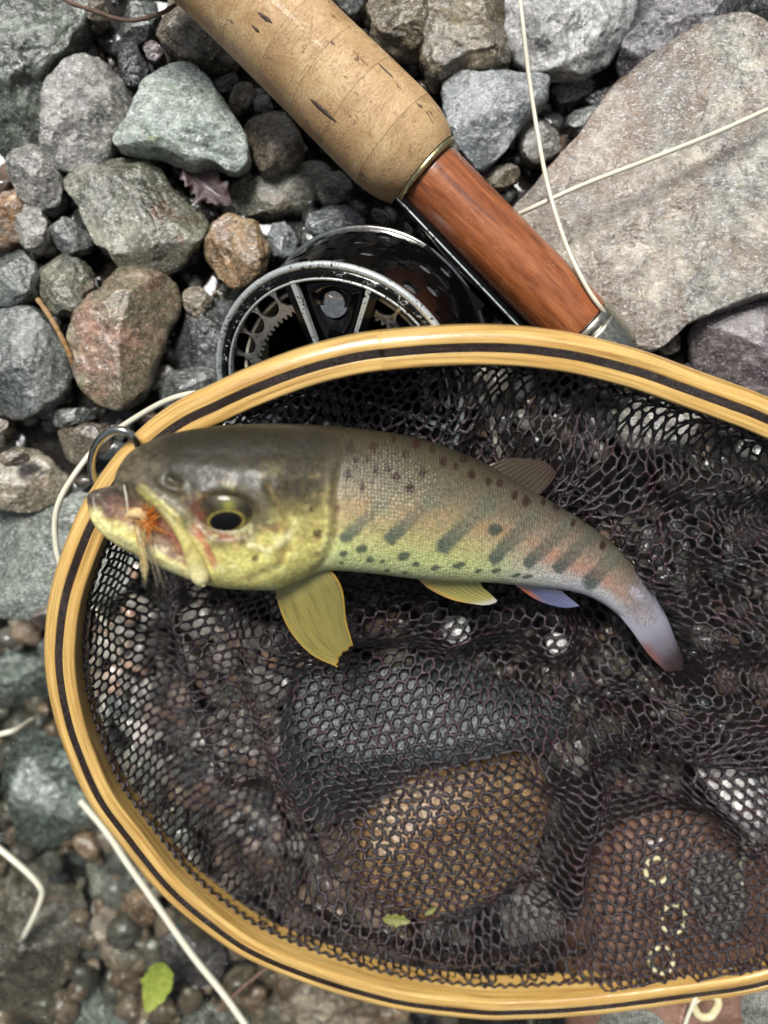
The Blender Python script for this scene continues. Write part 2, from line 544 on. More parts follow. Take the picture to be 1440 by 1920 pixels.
# (label, material, outline, height of the outline above the bed, rise, options)
stone('big rough wet greenish rock filling the top left corner', 'mossy', [(-60, -40), (150, -30), (185, 50), (150, 95), (100, 150), (76, 200), (78, 275), (20, 300), (-60, 310)], 0.7, 1.5, 1.6, rough=1.7, cuts=9, name='rock', cat='rock')
stone('light grey upright angular stone left of the pale triangular stone', 'grey', [(150, 103), (200, 122), (235, 152), (250, 190), (240, 240), (200, 295), (150, 326), (110, 320), (85, 290), (78, 215), (85, 178), (112, 136)], 0.9, 1.3, 1.2, cuts=8)
stone('pale green triangular stone with white veins near the cork grip', 'pale_green', [(330, 110), (362, 116), (420, 200), (465, 260), (480, 310), (440, 336), (402, 316), (362, 324), (325, 300), (270, 298), (213, 278), (235, 230), (280, 160)], 1.2, 0.9, 0.9, cuts=3, sharp=3.6, rough=0.7, emin=62)
stone('olive stone with brown underside tucked beside the top of the cork grip', 'brown_grey', [(294, 40), (310, 5), (370, -20), (430, 30), (460, 100), (440, 137), (380, 127), (308, 94)], 0.8, 1.1, 1.2)
stone('rounded brown grey stone under the cork grip beside the pale triangular stone', 'brown_grey', [(450, 228), (528, 215), (564, 250), (570, 300), (532, 330), (492, 331), (470, 290)], 0.7, 1.0, 1.0, cuts=4)
stone('large faceted olive grey stone below the pale triangular stone', 'olive', [(121, 336), (200, 300), (255, 291), (300, 318), (342, 368), (390, 408), (386, 442), (340, 500), (295, 526), (240, 516), (190, 466), (150, 402)], 0.9, 1.5, 1.2, cuts=10)
stone('dull grey stone below the upright angular stone at the photo edge', 'grey', [(14, 312), (50, 279), (100, 290), (126, 330), (120, 392), (80, 404), (40, 376)], 0.6, 1.0, 1.0, cuts=4)
stone('orange stained stone cut by the left photo edge', 'rust', [(-30, 358), (38, 360), (52, 382), (48, 440), (18, 466), (-30, 470)], 0.6, 0.9, 1.0)
stone('rough pale grey stone beside the orange stained stone', 'pale_rough', [(34, 392), (62, 370), (84, 400), (97, 432), (86, 464), (55, 477), (36, 444)], 0.8, 0.8, 1.0, rough=1.3)
stone('small slate coloured block below the large faceted olive stone', 'slate', [(97, 428), (138, 410), (176, 448), (162, 474), (114, 482)], 0.7, 0.7, 0.8)
stone('tan orange knobbly stone beside the reel', 'tan', [(378, 462), (404, 420), (440, 404), (492, 424), (507, 470), (496, 512), (446, 543), (398, 521)], 0.8, 1.0, 1.0, cuts=8, rough=1.3)
stone('long smooth olive stone with a reddish end left of the reel', 'red_olive', [(215, 510), (268, 500), (336, 530), (346, 570), (302, 650), (276, 742), (236, 776), (190, 766), (150, 732), (133, 642), (145, 600), (190, 550)], 0.9, 1.5, 1.2, cuts=6, rough=0.8)
stone('dark green wet stone at the left edge above the big dark slab', 'dark_green', [(-30, 490), (30, 464), (76, 500), (70, 560), (30, 582), (-30, 580)], 0.7, 1.0, 1.0)
stone('small olive stone above the long reddish olive stone', 'olive', [(73, 500), (114, 474), (170, 500), (182, 540), (156, 592), (100, 592), (71, 556)], 0.7, 0.9, 1.0)
stone('big dark greenish slab at the left photo edge', 'slate', [(-40, 585), (60, 574), (102, 600), (138, 690), (130, 740), (60, 782), (-40, 780)], 0.6, 1.0, 1.2, cuts=5, sharp=3.2, rough=0.9, emin=50)
stone('small brown pebble between the long olive stone and the reel', 'brown_grey', [(344, 546), (374, 534), (402, 565), (382, 602), (349, 592)], 0.5, 0.6, 0.7, name='pebble', cat='pebble')
stone('dark stone in the shade left of the reel rim', 'dark', [(340, 610), (420, 556), (480, 600), (470, 680), (420, 712), (330, 692), (312, 660)], 0.2, 0.8, 1.0)
stone('grey stone half under the net rim below the reel', 'slate', [(290, 712), (350, 690), (410, 690), (440, 730), (380, 780), (290, 770)], 0.3, 0.8, 1.0)
stone('flat smooth dark olive stone lying low under the cork grip', 'olive', [(418, 345), (500, 330), (604, 300), (640, 340), (605, 372), (560, 404), (430, 407)], 0.1, 0.6, 1.0, cuts=2, rough=0.6)
stone('small rough stone wedged under the cork grip end', 'olive', [(589, 332), (640, 318), (664, 350), (636, 386), (598, 382)], 0.6, 0.7, 0.8)
stone('smooth grey stone above the reel drum', 'blue_grey', [(574, 416), (614, 385), (664, 393), (690, 430), (620, 470), (580, 450)], 0.4, 0.8, 0.8, cuts=3)
stone('blue grey slate flake between the tan stone and the reel', 'blue_grey', [(508, 422), (540, 414), (562, 462), (542, 492), (506, 482)], 0.4, 0.6, 0.8, sharp=3.4)
stone('dark wet pebble above the tip of the triangular stone', 'dark', [(223, 102), (255, 86), (282, 130), (270, 168), (238, 172)], 0.5, 0.8, 0.8, name='pebble', cat='pebble')
stone('small purplish pebble touching the tip of the triangular stone', 'plum', [(266, 88), (290, 78), (314, 108), (286, 128)], 0.5, 0.6, 0.7, name='pebble', cat='pebble')
stone('dark pebble right of the tip of the triangular stone', 'dark', [(388, 142), (440, 134), (452, 170), (420, 188), (394, 168)], 0.5, 0.7, 0.7, name='pebble', cat='pebble')
stone('narrow brown pebble between the triangular stone and the cork grip', 'brown_grey', [(428, 196), (462, 148), (480, 168), (472, 202), (440, 217)], 0.6, 0.5, 0.6, name='pebble', cat='pebble')
stone('tiny grey crumb of stone beside the cork grip', 'slate', [(473, 188), (505, 178), (513, 208), (480, 217)], 0.6, 0.4, 0.5, name='pebble', cat='pebble')
stone('brown pebble under the twig', 'brown_grey', [(164, 6), (200, 4), (208, 34), (180, 48), (162, 30)], 0.9, 0.6, 0.7, name='pebble', cat='pebble')
stone('dark upright stone between the mossy rock and the twig end', 'dark_green', [(235, 90), (225, 40), (250, 0), (292, -10), (296, 50), (270, 84)], 0.3, 0.7, 0.8)
stone('golden brown wet stone right behind the cork grip', 'golden', [(688, 0), (740, -40), (810, -30), (806, 110), (744, 108), (702, 84)], 0.9, 1.1, 1.2, rough=1.4)
stone('large golden brown wet stone left of the white mottled stone', 'golden', [(796, -30), (945, -30), (962, 132), (850, 152), (812, 166), (790, 100)], 1.0, 1.2, 1.2, rough=1.4, cuts=8)
stone('white and grey mottled stone under the fly line at the top', 'white', [(944, 40), (960, -30), (1215, -40), (1178, 70), (1112, 141), (1030, 145), (970, 127), (946, 82)], 1.3, 1.2, 1.2, cuts=9, rough=1.2)
stone('dark purple grey boulder behind the big flat slab', 'purple_dark', [(1146, 104), (1200, -30), (1375, -30), (1372, 60), (1300, 122), (1224, 170), (1168, 152)], 0.6, 1.3, 1.2, cuts=4, rough=0.8)
stone('blue grey slate block with thin white veins beside the reel seat', 'blue_grey', [(834, 152), (845, 142), (1010, 148), (1027, 158), (1024, 196), (988, 232), (938, 292), (902, 328), (862, 292), (828, 232)], 1.0, 0.7, 1.0, cuts=3, sharp=3.8, rough=0.7, emin=62)
stone('big flat grey tan slab with rusty stains under the fly line', 'flat_grey', [(1340, 48), (1400, 58), (1460, 100), (1540, 130), (1540, 560), (1440, 562), (1370, 572), (1292, 602), (1236, 664), (1180, 642), (1100, 582), (955, 402), (1000, 350), (1100, 225), (1180, 152), (1260, 82)], 1.5, 1.0, 1.6, cuts=3, sharp=6.0, rough=0.75, emin=70, tilt=(0.03, 0.03), name='rock_slab', cat='rock')
stone('plum coloured stone with a moss spot beyond the net rim', 'plum', [(1286, 604), (1370, 562), (1460, 555), (1530, 580), (1530, 790), (1440, 780), (1300, 700)], 0.5, 1.2, 1.2, cuts=4, rough=0.7)
stone('small brownish white stone between the slate block and the slab', 'pale_rough', [(974, 252), (1000, 224), (1046, 238), (1052, 286), (1010, 312), (977, 302)], 0.5, 0.8, 0.8)
stone('small dark grey pebble beside the edge of the slab', 'slate', [(1063, 214), (1108, 200), (1137, 214), (1092, 262), (1064, 242)], 0.4, 0.6, 0.7, name='pebble', cat='pebble')
stone('dark brown pebble below the slate block by the reel seat', 'brown_grey', [(904, 322), (960, 309), (978, 335), (940, 357), (904, 347)], 0.4, 0.6, 0.7, name='pebble', cat='pebble')
stone('dark stone under the white mottled stone', 'dark', [(1028, 160), (1110, 138), (1120, 172), (1050, 206)], 0.3, 0.6, 0.8)
stone('dark brown stone in the gap above the slab edge', 'dark', [(1080, 190), (1150, 160), (1185, 172), (1130, 210)], 0.1, 0.6, 0.8)
stone('smooth grey stone at the top edge right of the cork grip', 'slate', [(590, -30), (694, -30), (688, 12), (660, 38), (628, 26)], 0.7, 0.9, 0.9, cuts=3)
stone('grey bit of stone under the slab corner by the net rim', 'brown_grey', [(1228, 645), (1266, 618), (1280, 650), (1242, 672)], 0.3, 0.6, 0.7, name='pebble', cat='pebble')
stone('dark stone in the top right corner', 'dark', [(1376, -20), (1470, -30), (1470, 70), (1420, 58), (1380, 40)], 0.3, 0.9, 1.0)
# left edge, lower down: wet stones standing deeper
stone('brown pebble at the left edge above the tan slab', 'mud_brown', [(-20, 778), (18, 768), (26, 800), (4, 840), (-20, 842)], 0.6, 0.6, 0.7, name='pebble', cat='pebble')
stone('dark oval pebble resting on the tan wet slab', 'mud_brown', [(2, 850), (30, 842), (54, 852), (50, 866), (22, 876), (2, 868)], 1.6, 0.35, 0.4, name='pebble', cat='pebble')
stone('tan wet slab with bluish glints at the left edge', 'tan_wet', [(-50, 870), (40, 840), (90, 850), (140, 900), (120, 935), (60, 960), (-50, 960)], 0.6, 0.7, 1.0, cuts=4, sharp=3.2)
stone('square brown grey stone between the metal ring and the long olive stone', 'mud_brown', [(112, 800), (190, 792), (222, 812), (200, 860), (130, 870), (108, 840)], 0.3, 0.7, 0.9, cuts=5)
stone('small grey stone below the end of the long olive stone', 'slate', [(100, 770), (170, 764), (180, 786), (120, 806), (92, 790)], 0.3, 0.6, 0.7)
stone('large wet grey green rock left of the net rim', 'grey_green', [(-50, 964), (80, 945), (150, 905), (260, 900), (300, 1000), (230, 1120), (120, 1150), (-50, 1170)], 0.7, 1.1, 1.2, cuts=5, sharp=3.0, rough=0.7, name='rock', cat='rock')
stone('pale green grey stone below the wet rock left of the net rim', 'teal', [(-40, 1215), (60, 1205), (110, 1240), (104, 1310), (40, 1330), (-40, 1330)], 0.6, 0.8, 1.0, cuts=3, sharp=3)
stone('small round grey stone touching the left side of the net rim', 'slate', [(64, 1215), (90, 1188), (150, 1190), (160, 1250), (110, 1270)], 0.8, 0.6, 0.8, cuts=2)
stone('mottled teal rock left of the lower net rim', 'teal', [(12, 1430), (40, 1370), (120, 1350), (190, 1380), (210, 1480), (180, 1560), (110, 1600), (40, 1600), (20, 1520)], 0.9, 1.2, 1.2, cuts=5, rough=1.3, name='rock', cat='rock')
stone('muddy brown stone in the lower left corner', 'mud_brown', [(-50, 1610), (90, 1600), (150, 1660), (170, 1760), (110, 1880), (40, 1930), (-50, 1920)], 0.5, 0.9, 1.0, cuts=5, sharp=3)
stone('peach coloured bent stone right of the muddy brown stone', 'peach', [(168, 1720), (200, 1690), (232, 1720), (240, 1780), (246, 1820), (200, 1822), (180, 1780)], 0.9, 0.6, 0.7)
stone('pinkish grey stone under the blurred fly line', 'plum', [(280, 1760), (330, 1720), (400, 1740), (430, 1800), (400, 1860), (330, 1870), (290, 1820)], 0.6, 0.7, 0.8, rough=1.2)
stone('rusty stone just outside the lower net rim', 'rust', [(210, 1690), (260, 1650), (300, 1690), (290, 1730), (240, 1740)], 0.7, 0.6, 0.7)
stone('peach and white stone below the lower net rim', 'peach', [(490, 1840), (560, 1810), (640, 1850), (730, 1880), (760, 1960), (600, 1990), (530, 1930)], 0.9, 0.9, 0.9, rough=1.3)
stone('grey green stone at the bottom edge left of the green leaf', 'grey_green', [(100, 1900), (170, 1850), (240, 1860), (270, 1940), (180, 1980), (100, 1970)], 0.5, 0.6, 0.8)
stone('olive stone at the bottom edge under the blurred line', 'olive', [(330, 1890), (420, 1870), (500, 1900), (500, 1980), (340, 1990)], 0.4, 0.6, 0.8)
stone('olive stone in the shade left of the lower net rim', 'olive', [(150, 1620), (210, 1600), (250, 1640), (210, 1690), (160, 1680)], 0.4, 0.6, 0.8)
# seen through the mesh
stone('dark blue grey boulder showing through the mesh under the fish', 'boulder', [(515, 1330), (560, 1250), (680, 1222), (830, 1230), (960, 1280), (1080, 1330), (1060, 1390), (900, 1400), (760, 1450), (690, 1540), (590, 1560), (520, 1450)], 0.9, 1.6, 1.2, cuts=4, rough=0.8)
stone('brown stone showing through the mesh in the middle of the bag', 'brown', [(655, 1560), (700, 1460), (790, 1395), (900, 1390), (1000, 1420), (1040, 1500), (1000, 1600), (900, 1690), (760, 1730), (670, 1690)], 1.0, 1.8, 1.2, cuts=3, rough=0.8)
stone('bright white stone showing through the mesh beside the boot', 'near_white', [(1290, 1440), (1340, 1410), (1420, 1440), (1480, 1500), (1480, 1590), (1420, 1600), (1370, 1530)], 1.2, 0.9, 1.0)
stone('pale stone showing through the mesh below the upper rim', 'pale_rough', [(1150, 800), (1190, 745), (1250, 740), (1310, 775), (1300, 830), (1230, 860), (1170, 850)], 1.0, 0.8, 1.0, cuts=3)
stone('tiny white pebble glowing through the mesh under the fish belly', 'near_white', [(828, 1180), (845, 1152), (872, 1156), (882, 1178), (866, 1204), (842, 1208)], 2.6, 0.4, 0.4, name='pebble', cat='pebble')
stone('tiny white pebble glowing through the mesh left of the tail', 'near_white', [(1022, 1204), (1036, 1184), (1060, 1190), (1064, 1216), (1046, 1230), (1028, 1222)], 2.2, 0.4, 0.4, name='pebble', cat='pebble')
stone('pale olive stone showing through the mesh near the bottom rim', 'pale_rough', [(930, 1700), (1000, 1650), (1060, 1700), (1050, 1770), (960, 1790)], 0.8, 0.7, 0.9)

# ------------------------------------------------------------------ gravel
def ico(sub):
    import bmesh
    bm = bmesh.new()
    bmesh.ops.create_icosphere(bm, subdivisions=sub, radius=1)
    v = np.array([x.co[:] for x in bm.verts]); f = np.array([[q.index for q in x.verts] for x in bm.faces])
    bm.free()
    return v, f
def make_gravel():
    protos = []
    v0, f0 = ico(3)
    for k in range(9):
        r = random.Random(k)
        v = v0.copy()
        for _ in range(7):
            n = np.array((r.gauss(0, 1), r.gauss(0, 1), r.gauss(0, 1))); n /= np.linalg.norm(n)
            over = np.maximum(v @ n - r.uniform(0.62, 0.88), 0)
            v = v - over[:, None] * n
        d = fbm(v * 1.6 + k * 7 + 3.3, 3)
        v = v * (1 + 0.10 * d)[:, None]
        protos.append(v)
    pal = [(92, 92, 86), (120, 118, 108), (74, 76, 72), (60, 62, 60), (132, 122, 104), (104, 92, 76), (150, 146, 134), (84, 92, 88), (124, 100, 78)]
    mud = [(150, 128, 104), (128, 112, 90), (172, 140, 112), (142, 132, 112), (110, 104, 90), (186, 160, 134)]
    pale = [(206, 200, 188), (186, 182, 170), (216, 206, 196), (170, 164, 150), (200, 178, 160), (150, 150, 140), (196, 160, 134), (122, 122, 114)]
    VV, FF, CC = [], [], []
    o = 0
    r = random.Random(3)
    n = 0
    for it in range(5600):
        px, py = r.uniform(-60, 1500), r.uniform(-60, 1990)
        low = False
        if it % 5 == 0:                                   # the low wet ground at the bottom left is all pebbles
            px, py = r.uniform(-60, 760), r.uniform(1150, 1990)
            low = True
        through = 180 < px < 560 and 1060 < py < 1720
        s = r.choice([0.16, 0.2, 0.26, 0.34, 0.42]) * r.uniform(0.8, 1.25)
        if through:
            s *= 1.15
        if py > 1600 and px < 900:
            s *= 1.3
        low = low and not through
        if low:
            s *= 1.25
        if 1040 < px and 1480 < py:                        # the boot stands here
            continue
        hid = any(in_poly((px, py), (pa - pa.mean(0)) * 0.86 + pa.mean(0)) for pa in POLYS)
        if hid:
            continue
        q = P(px, py, -0.9)
        zb = float(bed(q[0], q[1])); q = P(px, py, zb); zb = float(bed(q[0], q[1])) - (0.0 if through else 0.25)
        v = protos[r.randrange(9)] * np.array((s * r.uniform(0.8, 1.4), s * r.uniform(0.8, 1.2), s * r.uniform(0.55, 0.95)))
        a = r.uniform(0, 6.28)
        ca, sa = math.cos(a), math.sin(a)
        v = v @ np.array(((ca, sa, 0), (-sa, ca, 0), (0, 0, 1)))
        c = P(px, py, zb + r.uniform(-0.15, 0.45) + (0.35 if through else 0.9 if low else 0))
        c_ = lin(r.choice(mud if low else pale if through and r.random() < 0.85 else pal)) * (r.uniform(0.5, 0.95) if through else r.uniform(0.5, 0.95) if low else r.uniform(0.3, 0.75))  # shade in the gaps and under the mesh is put into these colours
        VV.append(v + c); FF.append(f0 + o); o += len(v)
        CC.append(np.tile(c_, (len(v), 1)))
        n += 1
        if n > 2600:
            break
    t = NT('gravel_mix')
    co = t.coord('Object', False)
    n2 = t.noise(co, 4.0, 8, 0.7, 0.4)
    col = t.mix(1.0, t.attr('Col').outputs['Color'], t.ramp(n2, [(0.3, g(0.5)), (0.5, g(0.95)), (0.72, g(1.5))]), 'MULTIPLY')
    n3 = t.noise(co, 14.0, 4, 0.7)
    m = t.out(Base_Color=col, Roughness=t.rng(t.noise(co, 0.7, 4), 0.4, 0.6, 0.15, 0.55), Normal=t.bump(t.math('ADD', n2, n3), 0.6, 0.12), Coat_Weight=1.0, Coat_IOR=1.6, Coat_Roughness=0.04, Coat_Normal=t.bump(t.noise(co, 4.0, 3, 0.6), 0.5, 0.12))
    ob = mesh_obj('gravel', np.vstack(VV), np.vstack(FF), m, cols=np.vstack(CC))
    ob['kind'] = 'stuff'
    ob['label'] = 'small mixed wet gravel between the stones of the stream bed'
    ob['category'] = 'gravel'
    hm_add(np.vstack(VV))
make_gravel()

# ------------------------------------------------------------------ shallow water over the low ground
def make_water():
    t = NT('clear_shallow_water')
    co = t.coord('Object', False)
    nn = t.bump(t.math('ADD', t.noise(co, 0.9, 4, 0.6, 0.8), t.math('MULTIPLY', t.noise(co, 3.0, 3, 0.6), 0.35)), 1.0, 0.9)
    fr = t.n('Fresnel', {'IOR': 1.33, 'Normal': nn})
    tr = t.n('BsdfTransparent', {'Color': (0.90, 0.94, 0.91, 1)})
    gl = t.n('BsdfGlossy', {'Color': (1, 1, 1, 1), 'Roughness': 0.03, 'Normal': nn})
    mx = t.n('MixShader', {0: fr.outputs[0], 1: tr.outputs[0], 2: gl.outputs[0]})
    t.t.links.new(mx.outputs[0], t.t.nodes['Material Output'].inputs['Surface'])
    a = np.array([(-300, -300, -5.6), (300, -300, -5.6), (300, 60, -5.6), (-300, 60, -5.6)], float)
    o = mesh_obj('water', a, [(0, 1, 2, 3)], t.m)
    o['kind'] = 'structure'
    o['label'] = 'shallow clear stream water over the low stones'
make_water()
# ------------------------------------------------------------------ metals, wood, cork
def metal_mat(name, col, rough=0.25, scr=0.3):
    t = NT(name)
    co = t.coord('Object', False)
    n = t.noise(co, 9.0, 6, 0.7)
    c = t.mix(1.0, rgba(col), t.ramp(n, [(0.3, g(0.7)), (0.7, g(1.15))]), 'MULTIPLY')
    return t.out(Base_Color=c, Metallic=1.0, Roughness=t.rng(n, 0.3, 0.7, rough * 0.6, rough * 1.5), Normal=t.bump(n, scr * 0.3, 0.03))

def paint_mat(name, wear):
    """glossy black paint rubbed through to bright metal"""
    t = NT(name)
    co = t.coord('Object', False)
    n = t.noise(co, 3.2, 9, 0.78, 0.4)
    n2 = t.noise(co, 16.0, 4, 0.7)
    s = t.math('ADD', n, t.math('MULTIPLY', t.math('SUBTRACT', n2, 0.5), 0.5))
    f = t.rng(s, 0.80 - 0.55 * wear, 0.84 - 0.55 * wear, 0.0, 1.0)
    c = t.mix(f, rgba((9, 9, 10)), t.mix(n2, rgba((150, 158, 156)), rgba((228, 234, 232))))
    return t.out(Base_Color=c, Metallic=t.rng(f, 0, 1, 0.0, 0.55), Roughness=t.rng(f, 0, 1, 0.12, 0.42), Specular_IOR_Level=0.35,
                 Normal=t.bump(f, 0.5, 0.03))

M['nickel'] = metal_mat('nickel_silver', (196, 194, 178), 0.3)
M['steel'] = metal_mat('polished_steel', (205, 204, 196), 0.18)
M['alu'] = metal_mat('satin_aluminium', (214, 215, 210), 0.34)
M['brass'] = metal_mat('worn_brass', (198, 188, 140), 0.32)
M['black'] = paint_mat('black_reel_paint', 0.12)
M['black_clean'] = paint_mat('clean_black_reel_paint', 0.0)
M['worn'] = paint_mat('worn_black_paint', 0.74)
M['half_worn'] = paint_mat('half_worn_black_paint', 0.40)

t_ = NT('pitted_grey_metal')
n_ = t_.noise(t_.coord('Object', False), 14.0, 5, 0.75)
M['grey_wall'] = t_.out(Base_Color=t_.ramp(n_, [(0.35, rgba((36, 37, 38))), (0.65, rgba((128, 130, 130)))]), Roughness=0.5, Metallic=0.2)

def cork_mat():
    t = NT('cork')
    lc = t.attr('lc').outputs['Vector']
    r = t.n('ObjectInfo').outputs['Random']
    co = t.n('VectorMath', {0: lc, 1: t.math('MULTIPLY', r, 31.0)}, operation='ADD').outputs[0]
    n1 = t.noise(co, 1.1, 6, 0.6, 0.5)
    col = t.ramp(n1, [(0.3, rgba((164, 130, 90))), (0.5, rgba((190, 157, 113))), (0.7, rgba((206, 178, 134)))])
    tone = t.rng(r, 0, 1, 0.86, 1.12)
    col = t.mix(1.0, col, t.n('CombineColor', {0: tone, 1: tone, 2: tone}), 'MULTIPLY')
    # wavy growth lines that run round the ring
    mp = t.n('Mapping', {'Vector': co, 'Scale': (1.0, 0.45, 0.45)}).outputs[0]
    nl = t.noise(mp, 1.7, 5, 0.62, 1.2)
    fr = t.math('FRACT', t.math('MULTIPLY', nl, 11.0))
    ln = t.rng(t.math('ABSOLUTE', t.math('SUBTRACT', fr, 0.5)), 0.16, 0.0, 0.0, 1.0)
    nk = t.noise(co, 2.2, 4, 0.6)
    col = t.mix(t.math('MULTIPLY', ln, t.rng(nk, 0.36, 0.58, 0.0, 0.62)), col, rgba((132, 94, 56)))
    # pits, longer along the rod
    mp2 = t.n('Mapping', {'Vector': co, 'Scale': (1.3, 3.2, 3.2)}).outputs[0]
    npit = t.noise(mp2, 1.5, 5, 0.68, 0.6)
    pit = t.rng(npit, 0.63, 0.67, 0.0, 0.85)
    col = t.mix(pit, col, rgba((74, 52, 38)))
    ng = t.noise(co, 16.0, 5, 0.7)
    col = t.mix(1.0, col, t.ramp(ng, [(0.3, g(0.82)), (0.7, g(1.12))]), 'MULTIPLY')
    h = t.math('SUBTRACT', t.math('ADD', t.math('MULTIPLY', ng, 0.25), t.math('MULTIPLY', nl, 0.2)), t.math('ADD', t.math('MULTIPLY', pit, 0.9), t.math('MULTIPLY', ln, 0.12)))
    return t.out(Base_Color=col, Roughness=0.55, Normal=t.bump(h, 0.55, 0.10), Coat_Weight=0.08)
M['cork'] = cork_mat()
t_ = NT('cork_pit_dark')
n_ = t_.noise(t_.coord('Object', False), 9.0, 5, 0.7)
M['pit'] = t_.out(Base_Color=t_.ramp(n_, [(0.35, rgba((46, 36, 32))), (0.65, rgba((104, 84, 66)))]), Roughness=0.7, Normal=t_.bump(n_, 0.8, 0.06))

def redwood_mat():
    t = NT('varnished_red_wood')
    lc = t.attr('lc').outputs['Vector']
    mp = t.n('Mapping', {'Vector': lc, 'Scale': (0.28, 2.2, 2.2)}).outputs[0]
    n1 = t.noise(mp, 1.6, 7, 0.65, 0.7)
    col = t.ramp(n1, [(0.28, rgba((96, 48, 26))), (0.48, rgba((142, 80, 44))), (0.7, rgba((176, 108, 64)))])
    mp2 = t.n('Mapping', {'Vector': lc, 'Scale': (0.8, 9.0, 9.0)}).outputs[0]
    n2 = t.noise(mp2, 2.4, 5, 0.7)
    col = t.mix(1.0, col, t.ramp(n2, [(0.3, g(0.72)), (0.7, g(1.2))]), 'MULTIPLY')
    # dried water marks and scuffs
    n3 = t.noise(lc, 1.9, 3, 0.5)
    ring = t.rng(t.math('ABSOLUTE', t.math('SUBTRACT', n3, 0.66)), 0.012, 0.0, 0.0, 0.28)
    col = t.mix(ring, col, rgba((200, 160, 126)))
    n4 = t.noise(lc, 6.0, 5, 0.75)
    col = t.mix(t.rng(n4, 0.69, 0.76, 0, 0.6), col, rgba((178, 150, 128)))
    return t.out(Base_Color=col, Roughness=t.rng(n4, 0.3, 0.7, 0.18, 0.38), Normal=t.bump(t.math('ADD', n2, n4), 0.16, 0.04), Coat_Weight=0.7, Coat_Roughness=0.22)
M['redwood'] = redwood_mat()

# ------------------------------------------------------------------ fly rod (cork grip, reel seat, butt cap)
rE, rG = P(1088, 612, 1.7), P(440, -30, 3.3)
rd = (rG - rE) / np.linalg.norm(rG - rE)
r_up = np.array((0, 0, 1.0)) - rd * rd[2]; r_up /= np.linalg.norm(r_up)
r_sd = np.cross(r_up, rd)
def rod_t(px, py):
    ts = np.linspace(-4, 16, 4001)
    q = pix(rE + ts[:, None] * rd)
    return ts[np.argmin(np.linalg.norm(q - np.array((px, py)), axis=1))]
def lathe_geo(prof, seg=72, wob=0.0, seed=0):
    """profile [(t, r)] turned about the rod's axis"""
    prof = np.array(prof, float)
    th = np.linspace(0, 2 * np.pi, seg, endpoint=False)
    V = (rE + prof[:, 0][:, None, None] * rd + prof[:, 1][:, None, None] * (np.cos(th)[None, :, None] * r_up + np.sin(th)[None, :, None] * r_sd))
    lc = np.stack((np.repeat(prof[:, 0], seg), (prof[:, 1][:, None] * np.cos(th)).ravel(), (prof[:, 1][:, None] * np.sin(th)).ravel()), -1)
    return V.reshape(-1, 3), grid_faces(len(prof), seg, close_v=True), lc
rod = empty('fly_rod', rE - np.array((0, 0, 0.9)))
tag(rod, 'fly rod butt with cork grip and red brown wooden reel seat', 'fishing rod')
def rod_part(name, prof, mat, parent=rod):
    V, fc, lc = lathe_geo(prof)
    return mesh_obj(name, V, fc, mat, parent, parent['_o'][:], attrs={'lc': lc})
def rr(px, py, r):
    """radius in cm of a half width of r pixels at that point of the axis"""
    t = rod_t(px, py)
    return r * (H - (rE + t * rd)[2]) / F
tW1 = rod_t(800, 328)                    # end of the wood at the grip
rW0, rW1 = rr(1088, 612, 63), rr(800, 328, 66)
prof = [(0, 0.2), (0.0, rW0 - 0.06), (0.03, rW0 - 0.02), (0.10, rW0)]
prof += [(t, rW0 + (rW1 - rW0) * t / tW1) for t in np.linspace(0.3, tW1 - 0.1, 26)]
prof += [(tW1, rW1 * 0.99), (tW1, 0.2)]
seat = rod_part('reel_seat', prof, M['redwood'])
# cap and collar of nickel silver at the butt
rc = rW0 * 0.99
rod_part('butt_collar', [(-0.02, 0.2), (-0.02, rc), (-0.06, rc + 0.02), (-0.26, rc + 0.02), (-0.30, rc - 0.01), (-0.30, 0.2)], M['nickel'])
rod_part('butt_cap', [(-0.315, 0.2), (-0.315, rc + 0.015), (-0.42, rc + 0.015), (-0.9, rc - 0.02), (-1.35, rc - 0.10), (-1.6, rc - 0.26), (-1.68, rc - 0.5), (-1.68, 0.01)], M['nickel'])
# brass winding check
rB = rr(785, 313, 78)
rod_part('winding_check', [(tW1 + 0.002, 0.3), (tW1 + 0.002, rB - 0.03), (tW1 + 0.03, rB), (tW1 + 0.13, rB), (tW1 + 0.15, rB - 0.03), (tW1 + 0.15, 0.3)], M['brass'])
tC0 = tW1 + 0.155
def grip_r(t):
    x = t - tC0
    base = np.interp(x, [0, 0.12, 0.35, 0.7, 1.2, 2.4, 4.0, 6.0, 9.0], [1.16, 1.24, 1.35, 1.45, 1.50, 1.48, 1.43, 1.40, 1.42])
    return base
edges = [0.0]
cork_rings = []
while edges[-1] < 9.0:
    edges.append(edges[-1] + random.Random(len(edges)).uniform(1.12, 1.36))
for i in range(len(edges) - 1):
    a, b = tC0 + edges[i] + 0.004, tC0 + edges[i + 1] - 0.004
    ts = np.linspace(a, b, 22)
    pr = [(t, grip_r(t) + 0.003 * math.sin(i * 7)) for t in ts]
    cork_rings.append((a, b, rod_part('cork_ring', pr, M['cork'])))
